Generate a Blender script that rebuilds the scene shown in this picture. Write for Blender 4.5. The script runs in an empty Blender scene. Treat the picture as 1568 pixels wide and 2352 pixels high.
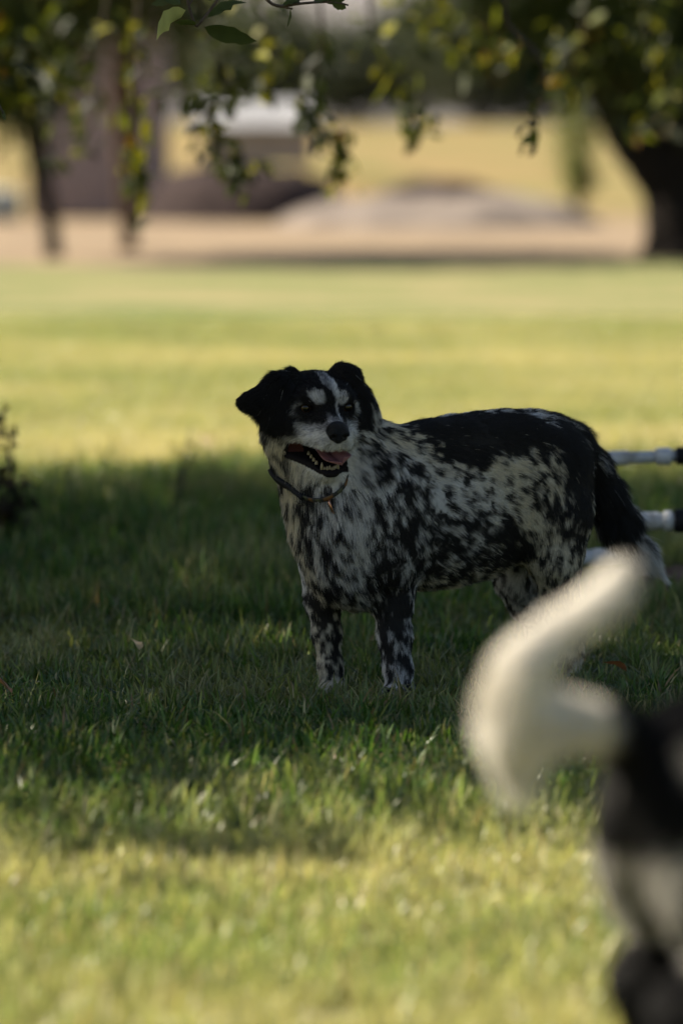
import bpy, math, random
import numpy as np
from mathutils import Vector, Matrix
from mathutils.bvhtree import BVHTree

SC = bpy.context.scene
COL = SC.collection
R = math.radians
rng = np.random.default_rng(7)
random.seed(7)

# ------------------------------------------------------------------ camera
CAM_H = 1.02                      # a low standing viewpoint, 7 m from the dog
PITCH = math.atan(876.0 / 8820.0)
cam_data = bpy.data.cameras.new('camera')
cam = bpy.data.objects.new('camera', cam_data)
COL.objects.link(cam)
cam.location = (0, 0, CAM_H)
cam.rotation_euler = (R(90) - PITCH, 0, 0)
cam_data.sensor_fit = 'VERTICAL'
cam_data.sensor_height = 36.0
cam_data.sensor_width = 24.0
cam_data.lens = 135.0
cam_data.clip_start = 0.1
cam_data.clip_end = 6000
cam_data.dof.use_dof = True
cam_data.dof.focus_distance = 6.88
cam_data.dof.aperture_fstop = 2.2
cam_data.dof.aperture_blades = 0
SC.camera = cam

# ------------------------------------------------------------------ light
TO_SUN = Vector((-0.68, 0.15, 0.70)).normalized()
world = bpy.data.worlds.new('World')
SC.world = world
world.use_nodes = True
wn = world.node_tree
wn.nodes.clear()
sky = wn.nodes.new('ShaderNodeTexSky')
sky.sky_type = 'NISHITA'
sky.sun_disc = False
sky.sun_elevation = math.asin(TO_SUN.z)
sky.sun_rotation = math.atan2(TO_SUN.x, TO_SUN.y)
sky.air_density = 1.0
sky.dust_density = 2.0
sky.ozone_density = 1.0
bg = wn.nodes.new('ShaderNodeBackground')
bg.inputs['Strength'].default_value = 0.05
wo = wn.nodes.new('ShaderNodeOutputWorld')
wn.links.new(sky.outputs['Color'], bg.inputs['Color'])
wn.links.new(bg.outputs['Background'], wo.inputs['Surface'])

sun_data = bpy.data.lights.new('sun', 'SUN')
sun_data.energy = 5.0
sun_data.angle = R(0.5)
sun_data.color = (1.0, 0.90, 0.74)
sun = bpy.data.objects.new('sun', sun_data)
COL.objects.link(sun)
sun.rotation_euler = TO_SUN.to_track_quat('Z', 'Y').to_euler()

vs = SC.view_settings
vs.view_transform = 'Standard'
vs.look = 'None'
vs.gamma = 1.0
vs.exposure = 1.3
vs.use_curve_mapping = False
SC.cycles.max_bounces = 5
SC.cycles.diffuse_bounces = 3
SC.cycles.glossy_bounces = 2
SC.cycles.transmission_bounces = 3
SC.cycles.transparent_max_bounces = 6
SC.cycles.use_denoising = True
SC.cycles.use_adaptive_sampling = True
SC.cycles.adaptive_threshold = 0.02

# ------------------------------------------------------------------ helpers
CP, SP = math.cos(PITCH), math.sin(PITCH)
FPX = 8820.0


def P(u, v, y):
    """survey point: where the line of sight to photo position (u, v) meets depth y"""
    a = (u - 784.0) / FPX
    b = (1176.0 - v) / FPX
    t = y / (CP + b * SP)
    return np.array((a * t, y, CAM_H + t * (-SP + b * CP)))


def ray(u, v):
    a = (u - 784.0) / FPX
    b = (1176.0 - v) / FPX
    return np.array((a, CP + b * SP, -SP + b * CP))


def tag(o, label=None, cat=None, group=None, kind=None):
    if label:
        o['label'] = label
    if cat:
        o['category'] = cat
    if group:
        o['group'] = group
    if kind:
        o['kind'] = kind
    return o


def empty(name, loc=(0, 0, 0)):
    o = bpy.data.objects.new(name, None)
    COL.objects.link(o)
    o.location = loc
    o.empty_display_size = 0.1
    return o


def mesh_np(name, verts, faces, mat=None, parent=None, smooth=True, link=True):
    """faces: int array (n,3) or (n,4), or list of such arrays"""
    verts = np.asarray(verts, dtype=np.float32)
    if not isinstance(faces, list):
        faces = [faces]
    faces = [np.asarray(f, dtype=np.int32) for f in faces if len(f)]
    me = bpy.data.meshes.new(name)
    nl = sum(f.size for f in faces)
    nf = sum(len(f) for f in faces)
    me.vertices.add(len(verts))
    me.vertices.foreach_set('co', verts.ravel())
    me.loops.add(nl)
    me.loops.foreach_set('vertex_index', np.concatenate([f.ravel() for f in faces]))
    me.polygons.add(nf)
    tot = np.concatenate([np.full(len(f), f.shape[1], np.int32) for f in faces])
    start = np.concatenate([[0], np.cumsum(tot)[:-1]]).astype(np.int32)
    me.polygons.foreach_set('loop_start', start)
    me.polygons.foreach_set('loop_total', tot)
    me.polygons.foreach_set('use_smooth', np.full(nf, smooth, dtype=bool))
    me.update(calc_edges=True)
    if mat:
        me.materials.append(mat)
    o = bpy.data.objects.new(name, me)
    if link:
        COL.objects.link(o)
    if parent:
        o.parent = parent
        o.matrix_parent_inverse = Matrix.Translation(-Vector(parent.location)) if parent.type == 'EMPTY' else Matrix()
    return o


def set_color(me, cols, name='Col'):
    a = me.attributes.new(name, 'FLOAT_COLOR', 'POINT')
    c = np.ones((len(cols), 4), np.float32)
    c[:, :3] = cols
    a.data.foreach_set('color', c.ravel())


# ---- numpy value noise -------------------------------------------------
def _hash(ix, iy, iz, seed):
    h = (ix.astype(np.int64) * 374761393 + iy.astype(np.int64) * 668265263 + iz.astype(np.int64) * 2147483647 + seed * 144665) & 0xFFFFFFFF
    h = ((h ^ (h >> 13)) * 1274126177) & 0xFFFFFFFF
    h = ((h ^ (h >> 16)) * 2246822519) & 0xFFFFFFFF
    return ((h ^ (h >> 15)) & 0xFFFF) / 65535.0


def vnoise(p, scale, seed=0):
    q = np.asarray(p, np.float64) * scale
    i = np.floor(q).astype(np.int64)
    f = q - i
    f = f * f * (3 - 2 * f)
    out = 0
    for dx in (0, 1):
        for dy in (0, 1):
            for dz in (0, 1):
                w = (f[..., 0] if dx else 1 - f[..., 0]) * (f[..., 1] if dy else 1 - f[..., 1]) * (f[..., 2] if dz else 1 - f[..., 2])
                out = out + w * _hash(i[..., 0] + dx, i[..., 1] + dy, i[..., 2] + dz, seed)
    return out


def fbm(p, scale, seed=0, octaves=3):
    s = 0
    amp = 1.0
    tot = 0
    for k in range(octaves):
        s = s + amp * vnoise(p, scale * 2 ** k, seed + k * 17)
        tot += amp
        amp *= 0.5
    return s / tot


# ---- materials ------------------------------------------------------------
def new_mat(name):
    m = bpy.data.materials.new(name)
    m.use_nodes = True
    nt = m.node_tree
    nt.nodes.clear()
    out = nt.nodes.new('ShaderNodeOutputMaterial')
    return m, nt, out


def N(nt, typ, **kw):
    n = nt.nodes.new(typ)
    for k, v in kw.items():
        if k.startswith('i_'):
            n.inputs[k[2:].replace('_', ' ')].default_value = v
        else:
            setattr(n, k, v)
    return n


def ramp(nt, fac, stops):
    r = nt.nodes.new('ShaderNodeValToRGB')
    el = r.color_ramp.elements
    while len(el) < len(stops):
        el.new(0.5)
    for e, (p, c) in zip(el, stops):
        e.position = p
        e.color = (c[0], c[1], c[2], 1)
    nt.links.new(fac, r.inputs['Fac'])
    return r.outputs['Color']


def mat_noise(name, stops, scale=8.0, rough=0.8, detail=4.0, bump=0.0, bscale=None, stretch=(1, 1, 1), spec=0.3, metallic=0.0, coat=0.0):
    """plain procedural material: noise -> colour ramp, noise -> bump"""
    m, nt, out = new_mat(name)
    tc = N(nt, 'ShaderNodeTexCoord')
    mp = N(nt, 'ShaderNodeMapping')
    mp.inputs['Scale'].default_value = stretch
    nt.links.new(tc.outputs['Object'], mp.inputs['Vector'])
    nz = N(nt, 'ShaderNodeTexNoise')
    nz.inputs['Scale'].default_value = scale
    nz.inputs['Detail'].default_value = detail
    nt.links.new(mp.outputs['Vector'], nz.inputs['Vector'])
    col = ramp(nt, nz.outputs['Fac'], stops)
    b = N(nt, 'ShaderNodeBsdfPrincipled')
    nt.links.new(col, b.inputs['Base Color'])
    b.inputs['Roughness'].default_value = rough
    b.inputs['Specular IOR Level'].default_value = spec
    b.inputs['Metallic'].default_value = metallic
    b.inputs['Coat Weight'].default_value = coat
    if bump:
        n2 = N(nt, 'ShaderNodeTexNoise')
        n2.inputs['Scale'].default_value = bscale or scale * 3
        n2.inputs['Detail'].default_value = 4
        nt.links.new(mp.outputs['Vector'], n2.inputs['Vector'])
        bp = N(nt, 'ShaderNodeBump')
        bp.inputs['Strength'].default_value = bump
        bp.inputs['Distance'].default_value = 0.02
        nt.links.new(n2.outputs['Fac'], bp.inputs['Height'])
        nt.links.new(bp.outputs['Normal'], b.inputs['Normal'])
    nt.links.new(b.outputs['BSDF'], out.inputs['Surface'])
    return m


def mat_leaf(name, trans=0.35, tint=(1, 1, 1), rough=0.55, spec=0.25):
    """leaf or blade: colour attribute, part of the light passes through"""
    m, nt, out = new_mat(name)
    at = N(nt, 'ShaderNodeAttribute')
    at.attribute_name = 'Col'
    b = N(nt, 'ShaderNodeBsdfPrincipled')
    b.inputs['Roughness'].default_value = rough
    b.inputs['Specular IOR Level'].default_value = spec
    nt.links.new(at.outputs['Color'], b.inputs['Base Color'])
    t = N(nt, 'ShaderNodeBsdfTranslucent')
    mx = N(nt, 'ShaderNodeMix', data_type='RGBA', blend_type='MULTIPLY')
    mx.inputs['Factor'].default_value = 1.0
    nt.links.new(at.outputs['Color'], mx.inputs[6])
    mx.inputs[7].default_value = (1.5 * tint[0], 1.45 * tint[1], 0.7 * tint[2], 1)
    nt.links.new(mx.outputs[2], t.inputs['Color'])
    ms = N(nt, 'ShaderNodeMixShader')
    ms.inputs[0].default_value = trans
    nt.links.new(b.outputs['BSDF'], ms.inputs[1])
    nt.links.new(t.outputs['BSDF'], ms.inputs[2])
    nt.links.new(ms.outputs[0], out.inputs['Surface'])
    return m


# ---- tubes along a chain of points (trunks, branches, pipes) ----------------
def tube_arrays(pts, rads, seg=12, rough=0.0, seed=0, caps=True):
    pts = np.asarray(pts, float)
    rads = np.asarray(rads, float)
    n = len(pts)
    tang = np.gradient(pts, axis=0)
    tang /= np.linalg.norm(tang, axis=1)[:, None] + 1e-12
    up = np.array((0.3, 1, 0.2)) if abs(tang[0][1]) < 0.8 else np.array((1, 0, 0.2))
    vs_, fs = [], []
    a = np.linspace(0, 2 * np.pi, seg, endpoint=False)
    prev = up
    for i in range(n):
        t = tang[i]
        x = prev - t * np.dot(prev, t)
        x /= np.linalg.norm(x) + 1e-12
        prev = x
        y = np.cross(t, x)
        rr = rads[i] * (1 + (rough * (2 * _hash(np.arange(seg), np.full(seg, i), np.zeros(seg, int), seed) - 1) if rough else 0))
        vs_.append(pts[i] + (np.cos(a) * rr)[:, None] * x + (np.sin(a) * rr)[:, None] * y)
    V = np.concatenate(vs_)
    j = np.arange(seg)
    for i in range(n - 1):
        fs.append(np.stack([i * seg + j, i * seg + (j + 1) % seg, (i + 1) * seg + (j + 1) % seg, (i + 1) * seg + j], 1))
    F = np.concatenate(fs)
    T = np.zeros((0, 3), int)
    if caps:
        V = np.concatenate([V, [pts[0]], [pts[-1]]])
        T = np.concatenate([np.stack([np.full(seg, len(V) - 2), (j + 1) % seg, j], 1),
                            np.stack([np.full(seg, len(V) - 1), (n - 1) * seg + j, (n - 1) * seg + (j + 1) % seg], 1)])
    return V, F, T


def smooth_chain(pts, rads, n=24):
    pts = np.asarray(pts, float)
    rads = np.asarray(rads, float)
    k = len(pts)
    t = np.linspace(0, k - 1, n)
    i = np.clip(np.floor(t).astype(int), 0, k - 2)
    f = (t - i)[:, None]
    p0 = pts[np.clip(i - 1, 0, k - 1)]
    p1 = pts[i]
    p2 = pts[i + 1]
    p3 = pts[np.clip(i + 2, 0, k - 1)]
    q = 0.5 * (2 * p1 + (p2 - p0) * f + (2 * p0 - 5 * p1 + 4 * p2 - p3) * f ** 2 + (-p0 + 3 * p1 - 3 * p2 + p3) * f ** 3)
    r = rads[i] + (rads[i + 1] - rads[i]) * f[:, 0]
    return q, r


def join_arrays(items):
    V, Q, T = [], [], []
    off = 0
    for v, q, t in items:
        V.append(v)
        if len(q):
            Q.append(np.asarray(q) + off)
        if len(t):
            T.append(np.asarray(t) + off)
        off += len(v)
    return np.concatenate(V), ([np.concatenate(Q)] if Q else []) + ([np.concatenate(T)] if T else [])

# =================================================================== terrain
def terrain(x, y):
    """flat lawn, then a gentle rise of dry field, then far bare hills"""
    x = np.asarray(x, float)
    y = np.asarray(y, float)
    z = np.zeros_like(x + y)
    r = np.clip((y - 46) / 80.0, 0, 1)
    z = z + 1.25 * r * r * (3 - 2 * r)
    return z


def sheet(name, xs, ys, dz, mat, zf=terrain):
    X, Y = np.meshgrid(xs, ys)
    Z = zf(X, Y) + dz
    V = np.stack([X, Y, Z], -1).reshape(-1, 3)
    nx, ny = len(xs), len(ys)
    i = np.arange(nx - 1)[None, :] + np.arange(ny - 1)[:, None] * nx
    F = np.stack([i, i + 1, i + 1 + nx, i + nx], -1).reshape(-1, 4)
    return mesh_np(name, V, F, mat)


def mat_field():
    m, nt, out = new_mat('dry_field')
    tc = N(nt, 'ShaderNodeTexCoord')
    n1 = N(nt, 'ShaderNodeTexNoise')
    n1.inputs['Scale'].default_value = 0.3
    n1.inputs['Detail'].default_value = 5
    nt.links.new(tc.outputs['Object'], n1.inputs['Vector'])
    c1 = ramp(nt, n1.outputs['Fac'], [(0.36, (0.15, 0.155, 0.055)), (0.48, (0.21, 0.165, 0.070)), (0.62, (0.235, 0.165, 0.076)), (0.75, (0.25, 0.19, 0.105))])
    n2 = N(nt, 'ShaderNodeTexNoise')
    n2.inputs['Scale'].default_value = 1.3
    n2.inputs['Detail'].default_value = 6
    nt.links.new(tc.outputs['Object'], n2.inputs['Vector'])
    c2 = ramp(nt, n2.outputs['Fac'], [(0.35, (0.19, 0.145, 0.100)), (0.65, (0.27, 0.205, 0.135))])
    # bare earth strip between lawn and field, grass field behind it
    sp = N(nt, 'ShaderNodeSeparateXYZ')
    nt.links.new(tc.outputs['Object'], sp.inputs['Vector'])
    ad = N(nt, 'ShaderNodeMath', operation='MULTIPLY_ADD')
    nt.links.new(n1.outputs['Fac'], ad.inputs[0])
    ad.inputs[1].default_value = 8.0
    nt.links.new(sp.outputs['Y'], ad.inputs[2])
    mr = N(nt, 'ShaderNodeMapRange')
    mr.inputs['From Min'].default_value = 46
    mr.inputs['From Max'].default_value = 54
    nt.links.new(ad.outputs[0], mr.inputs['Value'])
    mx = N(nt, 'ShaderNodeMix', data_type='RGBA')
    nt.links.new(mr.outputs['Result'], mx.inputs['Factor'])
    nt.links.new(c2, mx.inputs[6])
    nt.links.new(c1, mx.inputs[7])
    b = N(nt, 'ShaderNodeBsdfPrincipled')
    b.inputs['Roughness'].default_value = 0.95
    b.inputs['Specular IOR Level'].default_value = 0.1
    nt.links.new(mx.outputs[2], b.inputs['Base Color'])
    nt.links.new(b.outputs['BSDF'], out.inputs['Surface'])
    return m


def lawn_colour(nt):
    """grass colour by place: green with drier straw patches; returns colour socket"""
    ge = N(nt, 'ShaderNodeNewGeometry')
    mp = N(nt, 'ShaderNodeMapping')
    mp.inputs['Scale'].default_value = (0.55, 0.9, 0.0)
    nt.links.new(ge.outputs['Position'], mp.inputs['Vector'])
    n1 = N(nt, 'ShaderNodeTexNoise')
    n1.inputs['Scale'].default_value = 1.0
    n1.inputs['Detail'].default_value = 4
    n1.inputs['Roughness'].default_value = 0.65
    nt.links.new(mp.outputs['Vector'], n1.inputs['Vector'])
    n2 = N(nt, 'ShaderNodeTexNoise')
    n2.inputs['Scale'].default_value = 9.0
    n2.inputs['Detail'].default_value = 3
    nt.links.new(ge.outputs['Position'], n2.inputs['Vector'])
    s = N(nt, 'ShaderNodeMath', operation='MULTIPLY_ADD')
    nt.links.new(n2.outputs['Fac'], s.inputs[0])
    s.inputs[1].default_value = 0.35
    nt.links.new(n1.outputs['Fac'], s.inputs[2])
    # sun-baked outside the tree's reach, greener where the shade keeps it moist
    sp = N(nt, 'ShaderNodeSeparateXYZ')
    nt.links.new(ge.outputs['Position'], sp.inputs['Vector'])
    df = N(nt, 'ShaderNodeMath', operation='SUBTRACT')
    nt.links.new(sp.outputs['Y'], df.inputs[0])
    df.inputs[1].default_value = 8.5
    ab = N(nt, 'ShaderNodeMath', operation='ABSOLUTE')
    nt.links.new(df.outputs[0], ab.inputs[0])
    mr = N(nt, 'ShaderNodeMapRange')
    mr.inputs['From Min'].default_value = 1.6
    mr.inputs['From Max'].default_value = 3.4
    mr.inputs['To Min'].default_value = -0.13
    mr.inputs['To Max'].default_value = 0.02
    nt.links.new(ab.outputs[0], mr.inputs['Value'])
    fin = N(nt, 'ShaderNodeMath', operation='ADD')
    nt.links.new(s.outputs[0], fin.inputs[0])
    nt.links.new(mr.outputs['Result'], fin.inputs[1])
    # strips the sprinklers miss
    cv = N(nt, 'ShaderNodeFloatCurve')
    cu = cv.mapping.curves[0]
    pt = [(0.0, 0.0), (0.375, 0.0), (0.405, 0.85), (0.43, 0.75), (0.46, 0.1), (0.53, 0.05), (0.565, 0.5), (0.60, 0.1), (0.72, 0.0), (1.0, 0.0)]
    while len(cu.points) < len(pt):
        cu.points.new(0.5, 0.5)
    for p_, (a_, b_) in zip(cu.points, pt):
        p_.location = (a_, b_)
    cv.mapping.update()
    dv = N(nt, 'ShaderNodeMath', operation='MULTIPLY_ADD')
    nt.links.new(n1.outputs['Fac'], dv.inputs[0])
    dv.inputs[1].default_value = 0.06
    sc_ = N(nt, 'ShaderNodeMath', operation='MULTIPLY_ADD')
    nt.links.new(sp.outputs['Y'], sc_.inputs[0])
    sc_.inputs[1].default_value = 1 / 30.0
    sc_.inputs[2].default_value = -0.03
    nt.links.new(sc_.outputs[0], dv.inputs[2])
    nt.links.new(dv.outputs[0], cv.inputs['Value'])
    f2 = N(nt, 'ShaderNodeMath', operation='MULTIPLY_ADD')
    nt.links.new(cv.outputs[0], f2.inputs[0])
    f2.inputs[1].default_value = 0.24
    nt.links.new(fin.outputs[0], f2.inputs[2])
    return f2.outputs[0]


def mat_lawn():
    m, nt, out = new_mat('lawn_turf')
    f = lawn_colour(nt)
    c = ramp(nt, f, [(0.36, (0.040, 0.060, 0.018)), (0.52, (0.105, 0.135, 0.045)), (0.64, (0.155, 0.170, 0.066)), (0.76, (0.22, 0.20, 0.095)), (0.9, (0.28, 0.22, 0.125))])
    b = N(nt, 'ShaderNodeBsdfPrincipled')
    b.inputs['Roughness'].default_value = 0.9
    b.inputs['Specular IOR Level'].default_value = 0.1
    nt.links.new(c, b.inputs['Base Color'])
    nt.links.new(b.outputs['BSDF'], out.inputs['Surface'])
    return m


def mat_blades():
    m, nt, out = new_mat('grass_blades')
    f = lawn_colour(nt)
    dry = ramp(nt, f, [(0.52, (0, 0, 0)), (0.95, (1, 1, 1))])
    at = N(nt, 'ShaderNodeAttribute')
    at.attribute_name = 'Col'
    mx = N(nt, 'ShaderNodeMix', data_type='RGBA')
    nt.links.new(dry, mx.inputs['Factor'])
    nt.links.new(at.outputs['Color'], mx.inputs[6])
    mx.inputs[7].default_value = (0.48, 0.425, 0.215, 1)
    b = N(nt, 'ShaderNodeBsdfPrincipled')
    b.inputs['Roughness'].default_value = 0.38
    b.inputs['Specular IOR Level'].default_value = 0.5
    nt.links.new(mx.outputs[2], b.inputs['Base Color'])
    t = N(nt, 'ShaderNodeBsdfTranslucent')
    m2 = N(nt, 'ShaderNodeMix', data_type='RGBA', blend_type='MULTIPLY')
    m2.inputs['Factor'].default_value = 1.0
    nt.links.new(mx.outputs[2], m2.inputs[6])
    m2.inputs[7].default_value = (1.4, 1.45, 0.95, 1)
    nt.links.new(m2.outputs[2], t.inputs['Color'])
    ms = N(nt, 'ShaderNodeMixShader')
    ms.inputs[0].default_value = 0.42
    nt.links.new(b.outputs['BSDF'], ms.inputs[1])
    nt.links.new(t.outputs['BSDF'], ms.inputs[2])
    nt.links.new(ms.outputs[0], out.inputs['Surface'])
    return m


M_FIELD = mat_field()
M_LAWN = mat_lawn()
M_BLADE = mat_blades()
M_BARK = mat_noise('dark_bark', [(0.3, (0.012, 0.010, 0.009)), (0.7, (0.030, 0.024, 0.020))], scale=9, stretch=(3, 3, 0.6), bump=0.9, rough=0.95, spec=0.1)
M_BARK2 = mat_noise('brown_bark', [(0.3, (0.045, 0.030, 0.022)), (0.7, (0.11, 0.075, 0.055))], scale=9, stretch=(3, 3, 0.6), bump=0.9, rough=0.95, spec=0.1)
M_TWIG = mat_noise('twig_bark', [(0.3, (0.05, 0.038, 0.03)), (0.7, (0.10, 0.08, 0.065))], scale=60, bump=0.4, rough=0.85)
M_LEAF = mat_leaf('tree_leaf', 0.36)
M_LEAF_FAR = mat_leaf('far_leaf', 0.30)

ground = sheet('ground', np.concatenate([np.linspace(-900, -20, 12), np.linspace(-15, 15, 31), np.linspace(20, 900, 12)]),
               np.concatenate([np.linspace(-30, 20, 6), np.linspace(25, 140, 60), np.linspace(160, 1500, 12)]), -0.006, M_FIELD)
tag(ground, 'dry tan earth and straw coloured field beyond the lawn', 'ground', kind='structure')

# the lawn: wavy far edge
lx = np.linspace(-30, 30, 121)
lyn = np.linspace(0, 1, 40)
LX, LT = np.meshgrid(lx, lyn)
edge = 29.6 + 0.8 * np.sin(LX * 0.9) + 0.5 * np.sin(LX * 2.3 + 1)
LY = -8 + (edge + 8) * LT
LZ = np.zeros_like(LX)
Vl = np.stack([LX, LY, LZ], -1).reshape(-1, 3)
ii = np.arange(120)[None, :] + np.arange(39)[:, None] * 121
lawn = mesh_np('lawn', Vl, np.stack([ii, ii + 1, ii + 122, ii + 121], -1).reshape(-1, 4), M_LAWN)
tag(lawn, 'green and straw coloured mown lawn under the dogs', 'lawn', kind='structure')


# =================================================================== grass
def blade_patch(name, n, size, hmin, hmax, wmin, wmax, seed, drop=0.35, shade_lush=False):
    g = np.random.default_rng(seed)
    x = (g.random(n) - 0.5) * size * 1.06
    y = (g.random(n) - 0.5) * size * 1.06
    p3 = np.stack([x, y, np.zeros(n)], 1)
    cl = vnoise(p3 + 3.3 * seed, 14, seed)                     # clumps of taller grass
    h = hmin + (hmax - hmin) * g.random(n) ** 2.0 * (0.45 + 0.9 * cl)
    w = wmin + (wmax - wmin) * g.random(n)
    ang = g.random(n) * 2 * np.pi
    lean = np.abs(g.normal(0.0, 0.42, n)) + 0.08
    flat = g.random(n) < 0.22
    lean = np.where(flat, g.uniform(0.7, 1.2, n), lean)
    d = np.stack([np.cos(ang), np.sin(ang), np.zeros(n)], 1)
    ta = ang + np.pi / 2 + g.normal(0, 0.6, n)
    sd = np.stack([np.cos(ta), np.sin(ta), np.zeros(n)], 1)
    lev = (0.0, 0.38, 0.74, 1.0)
    wid = (0.8, 1.0, 0.72, 0.06)
    V = []
    for t, ww in zip(lev, wid):
        hor = np.sin(lean) * t ** 1.0 * 0.5 + drop * np.sin(lean) * t ** 2.4
        ver = t * np.cos(lean * 0.8) - 0.18 * np.sin(lean) * t ** 3
        c = np.stack([x, y, np.zeros(n)], 1) + d * (h * hor)[:, None]
        c[:, 2] += h * ver
        V.append(c - sd * (w * ww * 0.5)[:, None])
        V.append(c + sd * (w * ww * 0.5)[:, None])
    V = np.stack(V, 1).reshape(-1, 3)
    b = np.arange(n)[:, None] * 8
    q = np.concatenate([b + np.array([[0, 1, 3, 2]]), b + np.array([[2, 3, 5, 4]]), b + np.array([[4, 5, 7, 6]])])
    o = mesh_np(name, V, q, M_BLADE, link=False, smooth=True)
    base = np.array([[0.075, 0.140, 0.032], [0.140, 0.215, 0.050], [0.225, 0.28, 0.070], [0.34, 0.34, 0.11], [0.48, 0.42, 0.22], [0.38, 0.23, 0.12]])
    if shade_lush:                                                       # dense rye grass, colours darkened to deepen the shade under the tree
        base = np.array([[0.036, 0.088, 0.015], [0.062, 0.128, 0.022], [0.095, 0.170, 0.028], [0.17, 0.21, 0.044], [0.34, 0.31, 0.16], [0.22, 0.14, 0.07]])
    k = g.choice(6, n, p=[0.18, 0.27, 0.26, 0.16, 0.10, 0.03] if not shade_lush else [0.28, 0.33, 0.22, 0.10, 0.05, 0.02])
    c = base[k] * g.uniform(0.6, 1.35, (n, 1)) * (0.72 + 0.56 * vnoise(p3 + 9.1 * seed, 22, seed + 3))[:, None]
    tip = g.random(n) < 0.3
    cc = np.repeat(c[:, None, :], 8, 1)
    cc[tip, 6:, :] = (0.34, 0.27, 0.13)                          # browned cut tips
    cc[:, 0:2, :] = cc[:, 0:2, :] * 0.6 + np.array((0.16, 0.14, 0.06)) * 0.4
    set_color(o.data, cc.reshape(-1, 3))
    return o


grass_kinds = bpy.data.collections.new('grass_tufts')
for k_ in range(5):
    grass_kinds.objects.link(blade_patch('grass_tuft', 5200, 0.5, 0.020, 0.075, 0.0018, 0.0042, 11 + k_))
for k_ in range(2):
    grass_kinds.objects.link(blade_patch('long_grass_tuft', 4600, 0.5, 0.03, 0.15, 0.0022, 0.005, 31 + k_, shade_lush=True))

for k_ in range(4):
    grass_kinds.objects.link(blade_patch('z_broad_grass_tuft', 3600, 0.5, 0.022, 0.105, 0.0026, 0.0062, 51 + k_, shade_lush=True))

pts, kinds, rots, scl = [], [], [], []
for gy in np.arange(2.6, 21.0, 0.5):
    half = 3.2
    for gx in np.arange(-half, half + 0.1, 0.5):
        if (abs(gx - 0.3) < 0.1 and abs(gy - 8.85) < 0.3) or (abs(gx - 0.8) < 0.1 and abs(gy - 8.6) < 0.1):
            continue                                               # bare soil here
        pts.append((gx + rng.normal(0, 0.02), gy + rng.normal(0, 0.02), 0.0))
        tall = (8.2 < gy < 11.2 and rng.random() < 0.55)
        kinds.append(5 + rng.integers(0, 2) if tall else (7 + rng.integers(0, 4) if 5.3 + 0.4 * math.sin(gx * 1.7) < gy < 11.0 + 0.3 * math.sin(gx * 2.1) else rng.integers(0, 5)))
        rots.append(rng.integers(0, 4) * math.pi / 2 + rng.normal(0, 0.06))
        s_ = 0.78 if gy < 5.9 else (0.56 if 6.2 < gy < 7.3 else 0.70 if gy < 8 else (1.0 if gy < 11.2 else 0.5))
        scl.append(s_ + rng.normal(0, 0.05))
gm = bpy.data.meshes.new('grass')
gm.from_pydata(pts, [], [])
for nm, ty, arr in (('kind', 'INT', kinds), ('turn', 'FLOAT', rots), ('size', 'FLOAT', scl)):
    a_ = gm.attributes.new(nm, ty, 'POINT')
    a_.data.foreach_set('value', np.asarray(arr, np.int32 if ty == 'INT' else np.float32))
grass = bpy.data.objects.new('grass', gm)
COL.objects.link(grass)
tag(grass, 'short green lawn grass blades with dry tips around the dogs', 'grass', kind='stuff')


def grass_nodes(coll):
    ng = bpy.data.node_groups.new('grass_scatter', 'GeometryNodeTree')
    ng.interface.new_socket('Geometry', in_out='INPUT', socket_type='NodeSocketGeometry')
    ng.interface.new_socket('Geometry', in_out='OUTPUT', socket_type='NodeSocketGeometry')
    gi = ng.nodes.new('NodeGroupInput')
    go = ng.nodes.new('NodeGroupOutput')
    ip = ng.nodes.new('GeometryNodeInstanceOnPoints')
    ci = ng.nodes.new('GeometryNodeCollectionInfo')
    ci.inputs['Collection'].default_value = coll
    ci.inputs['Separate Children'].default_value = True
    ci.inputs['Reset Children'].default_value = True
    ip.inputs['Pick Instance'].default_value = True

    def att(nm, ty):
        n = ng.nodes.new('GeometryNodeInputNamedAttribute')
        n.data_type = ty
        n.inputs['Name'].default_value = nm
        return n.outputs['Attribute']
    ng.links.new(gi.outputs[0], ip.inputs['Points'])
    ng.links.new(ci.outputs[0], ip.inputs['Instance'])
    ng.links.new(att('kind', 'INT'), ip.inputs['Instance Index'])
    cx = ng.nodes.new('ShaderNodeCombineXYZ')
    ng.links.new(att('turn', 'FLOAT'), cx.inputs['Z'])
    ng.links.new(cx.outputs[0], ip.inputs['Rotation'])
    cs = ng.nodes.new('ShaderNodeCombineXYZ')
    cs.inputs['X'].default_value = 1.0
    cs.inputs['Y'].default_value = 1.0
    ng.links.new(att('size', 'FLOAT'), cs.inputs['Z'])
    ng.links.new(cs.outputs[0], ip.inputs['Scale'])
    ng.links.new(ip.outputs[0], go.inputs[0])
    return ng


gmod = grass.modifiers.new('scatter', 'NODES')
gmod.node_group = grass_nodes(grass_kinds)


# =================================================================== leaves
LEAF_V = np.array([(0, 0, 0), (0.22, 0.30, 0.05), (0.20, 0.65, 0.06), (0, 1, -0.06), (-0.20, 0.65, 0.06), (-0.22, 0.30, 0.05), (0, 0.35, -0.02), (0, 0.68, -0.02)], float)
LEAF_F = np.array([(0, 1, 6), (1, 2, 7), (1, 7, 6), (2, 3, 7), (3, 4, 7), (4, 5, 7), (5, 6, 7), (5, 0, 6)])


def rand_frames(g, n, droop=0.5):
    d = g.normal(0, 1, (n, 3))
    d[:, 2] -= droop
    d /= np.linalg.norm(d, axis=1)[:, None]
    nrm = g.normal(0, 1, (n, 3))
    nrm[:, 2] += 0.8
    x = np.cross(d, nrm)
    x /= np.linalg.norm(x, axis=1)[:, None] + 1e-9
    z = np.cross(x, d)
    return x, d, z


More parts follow.
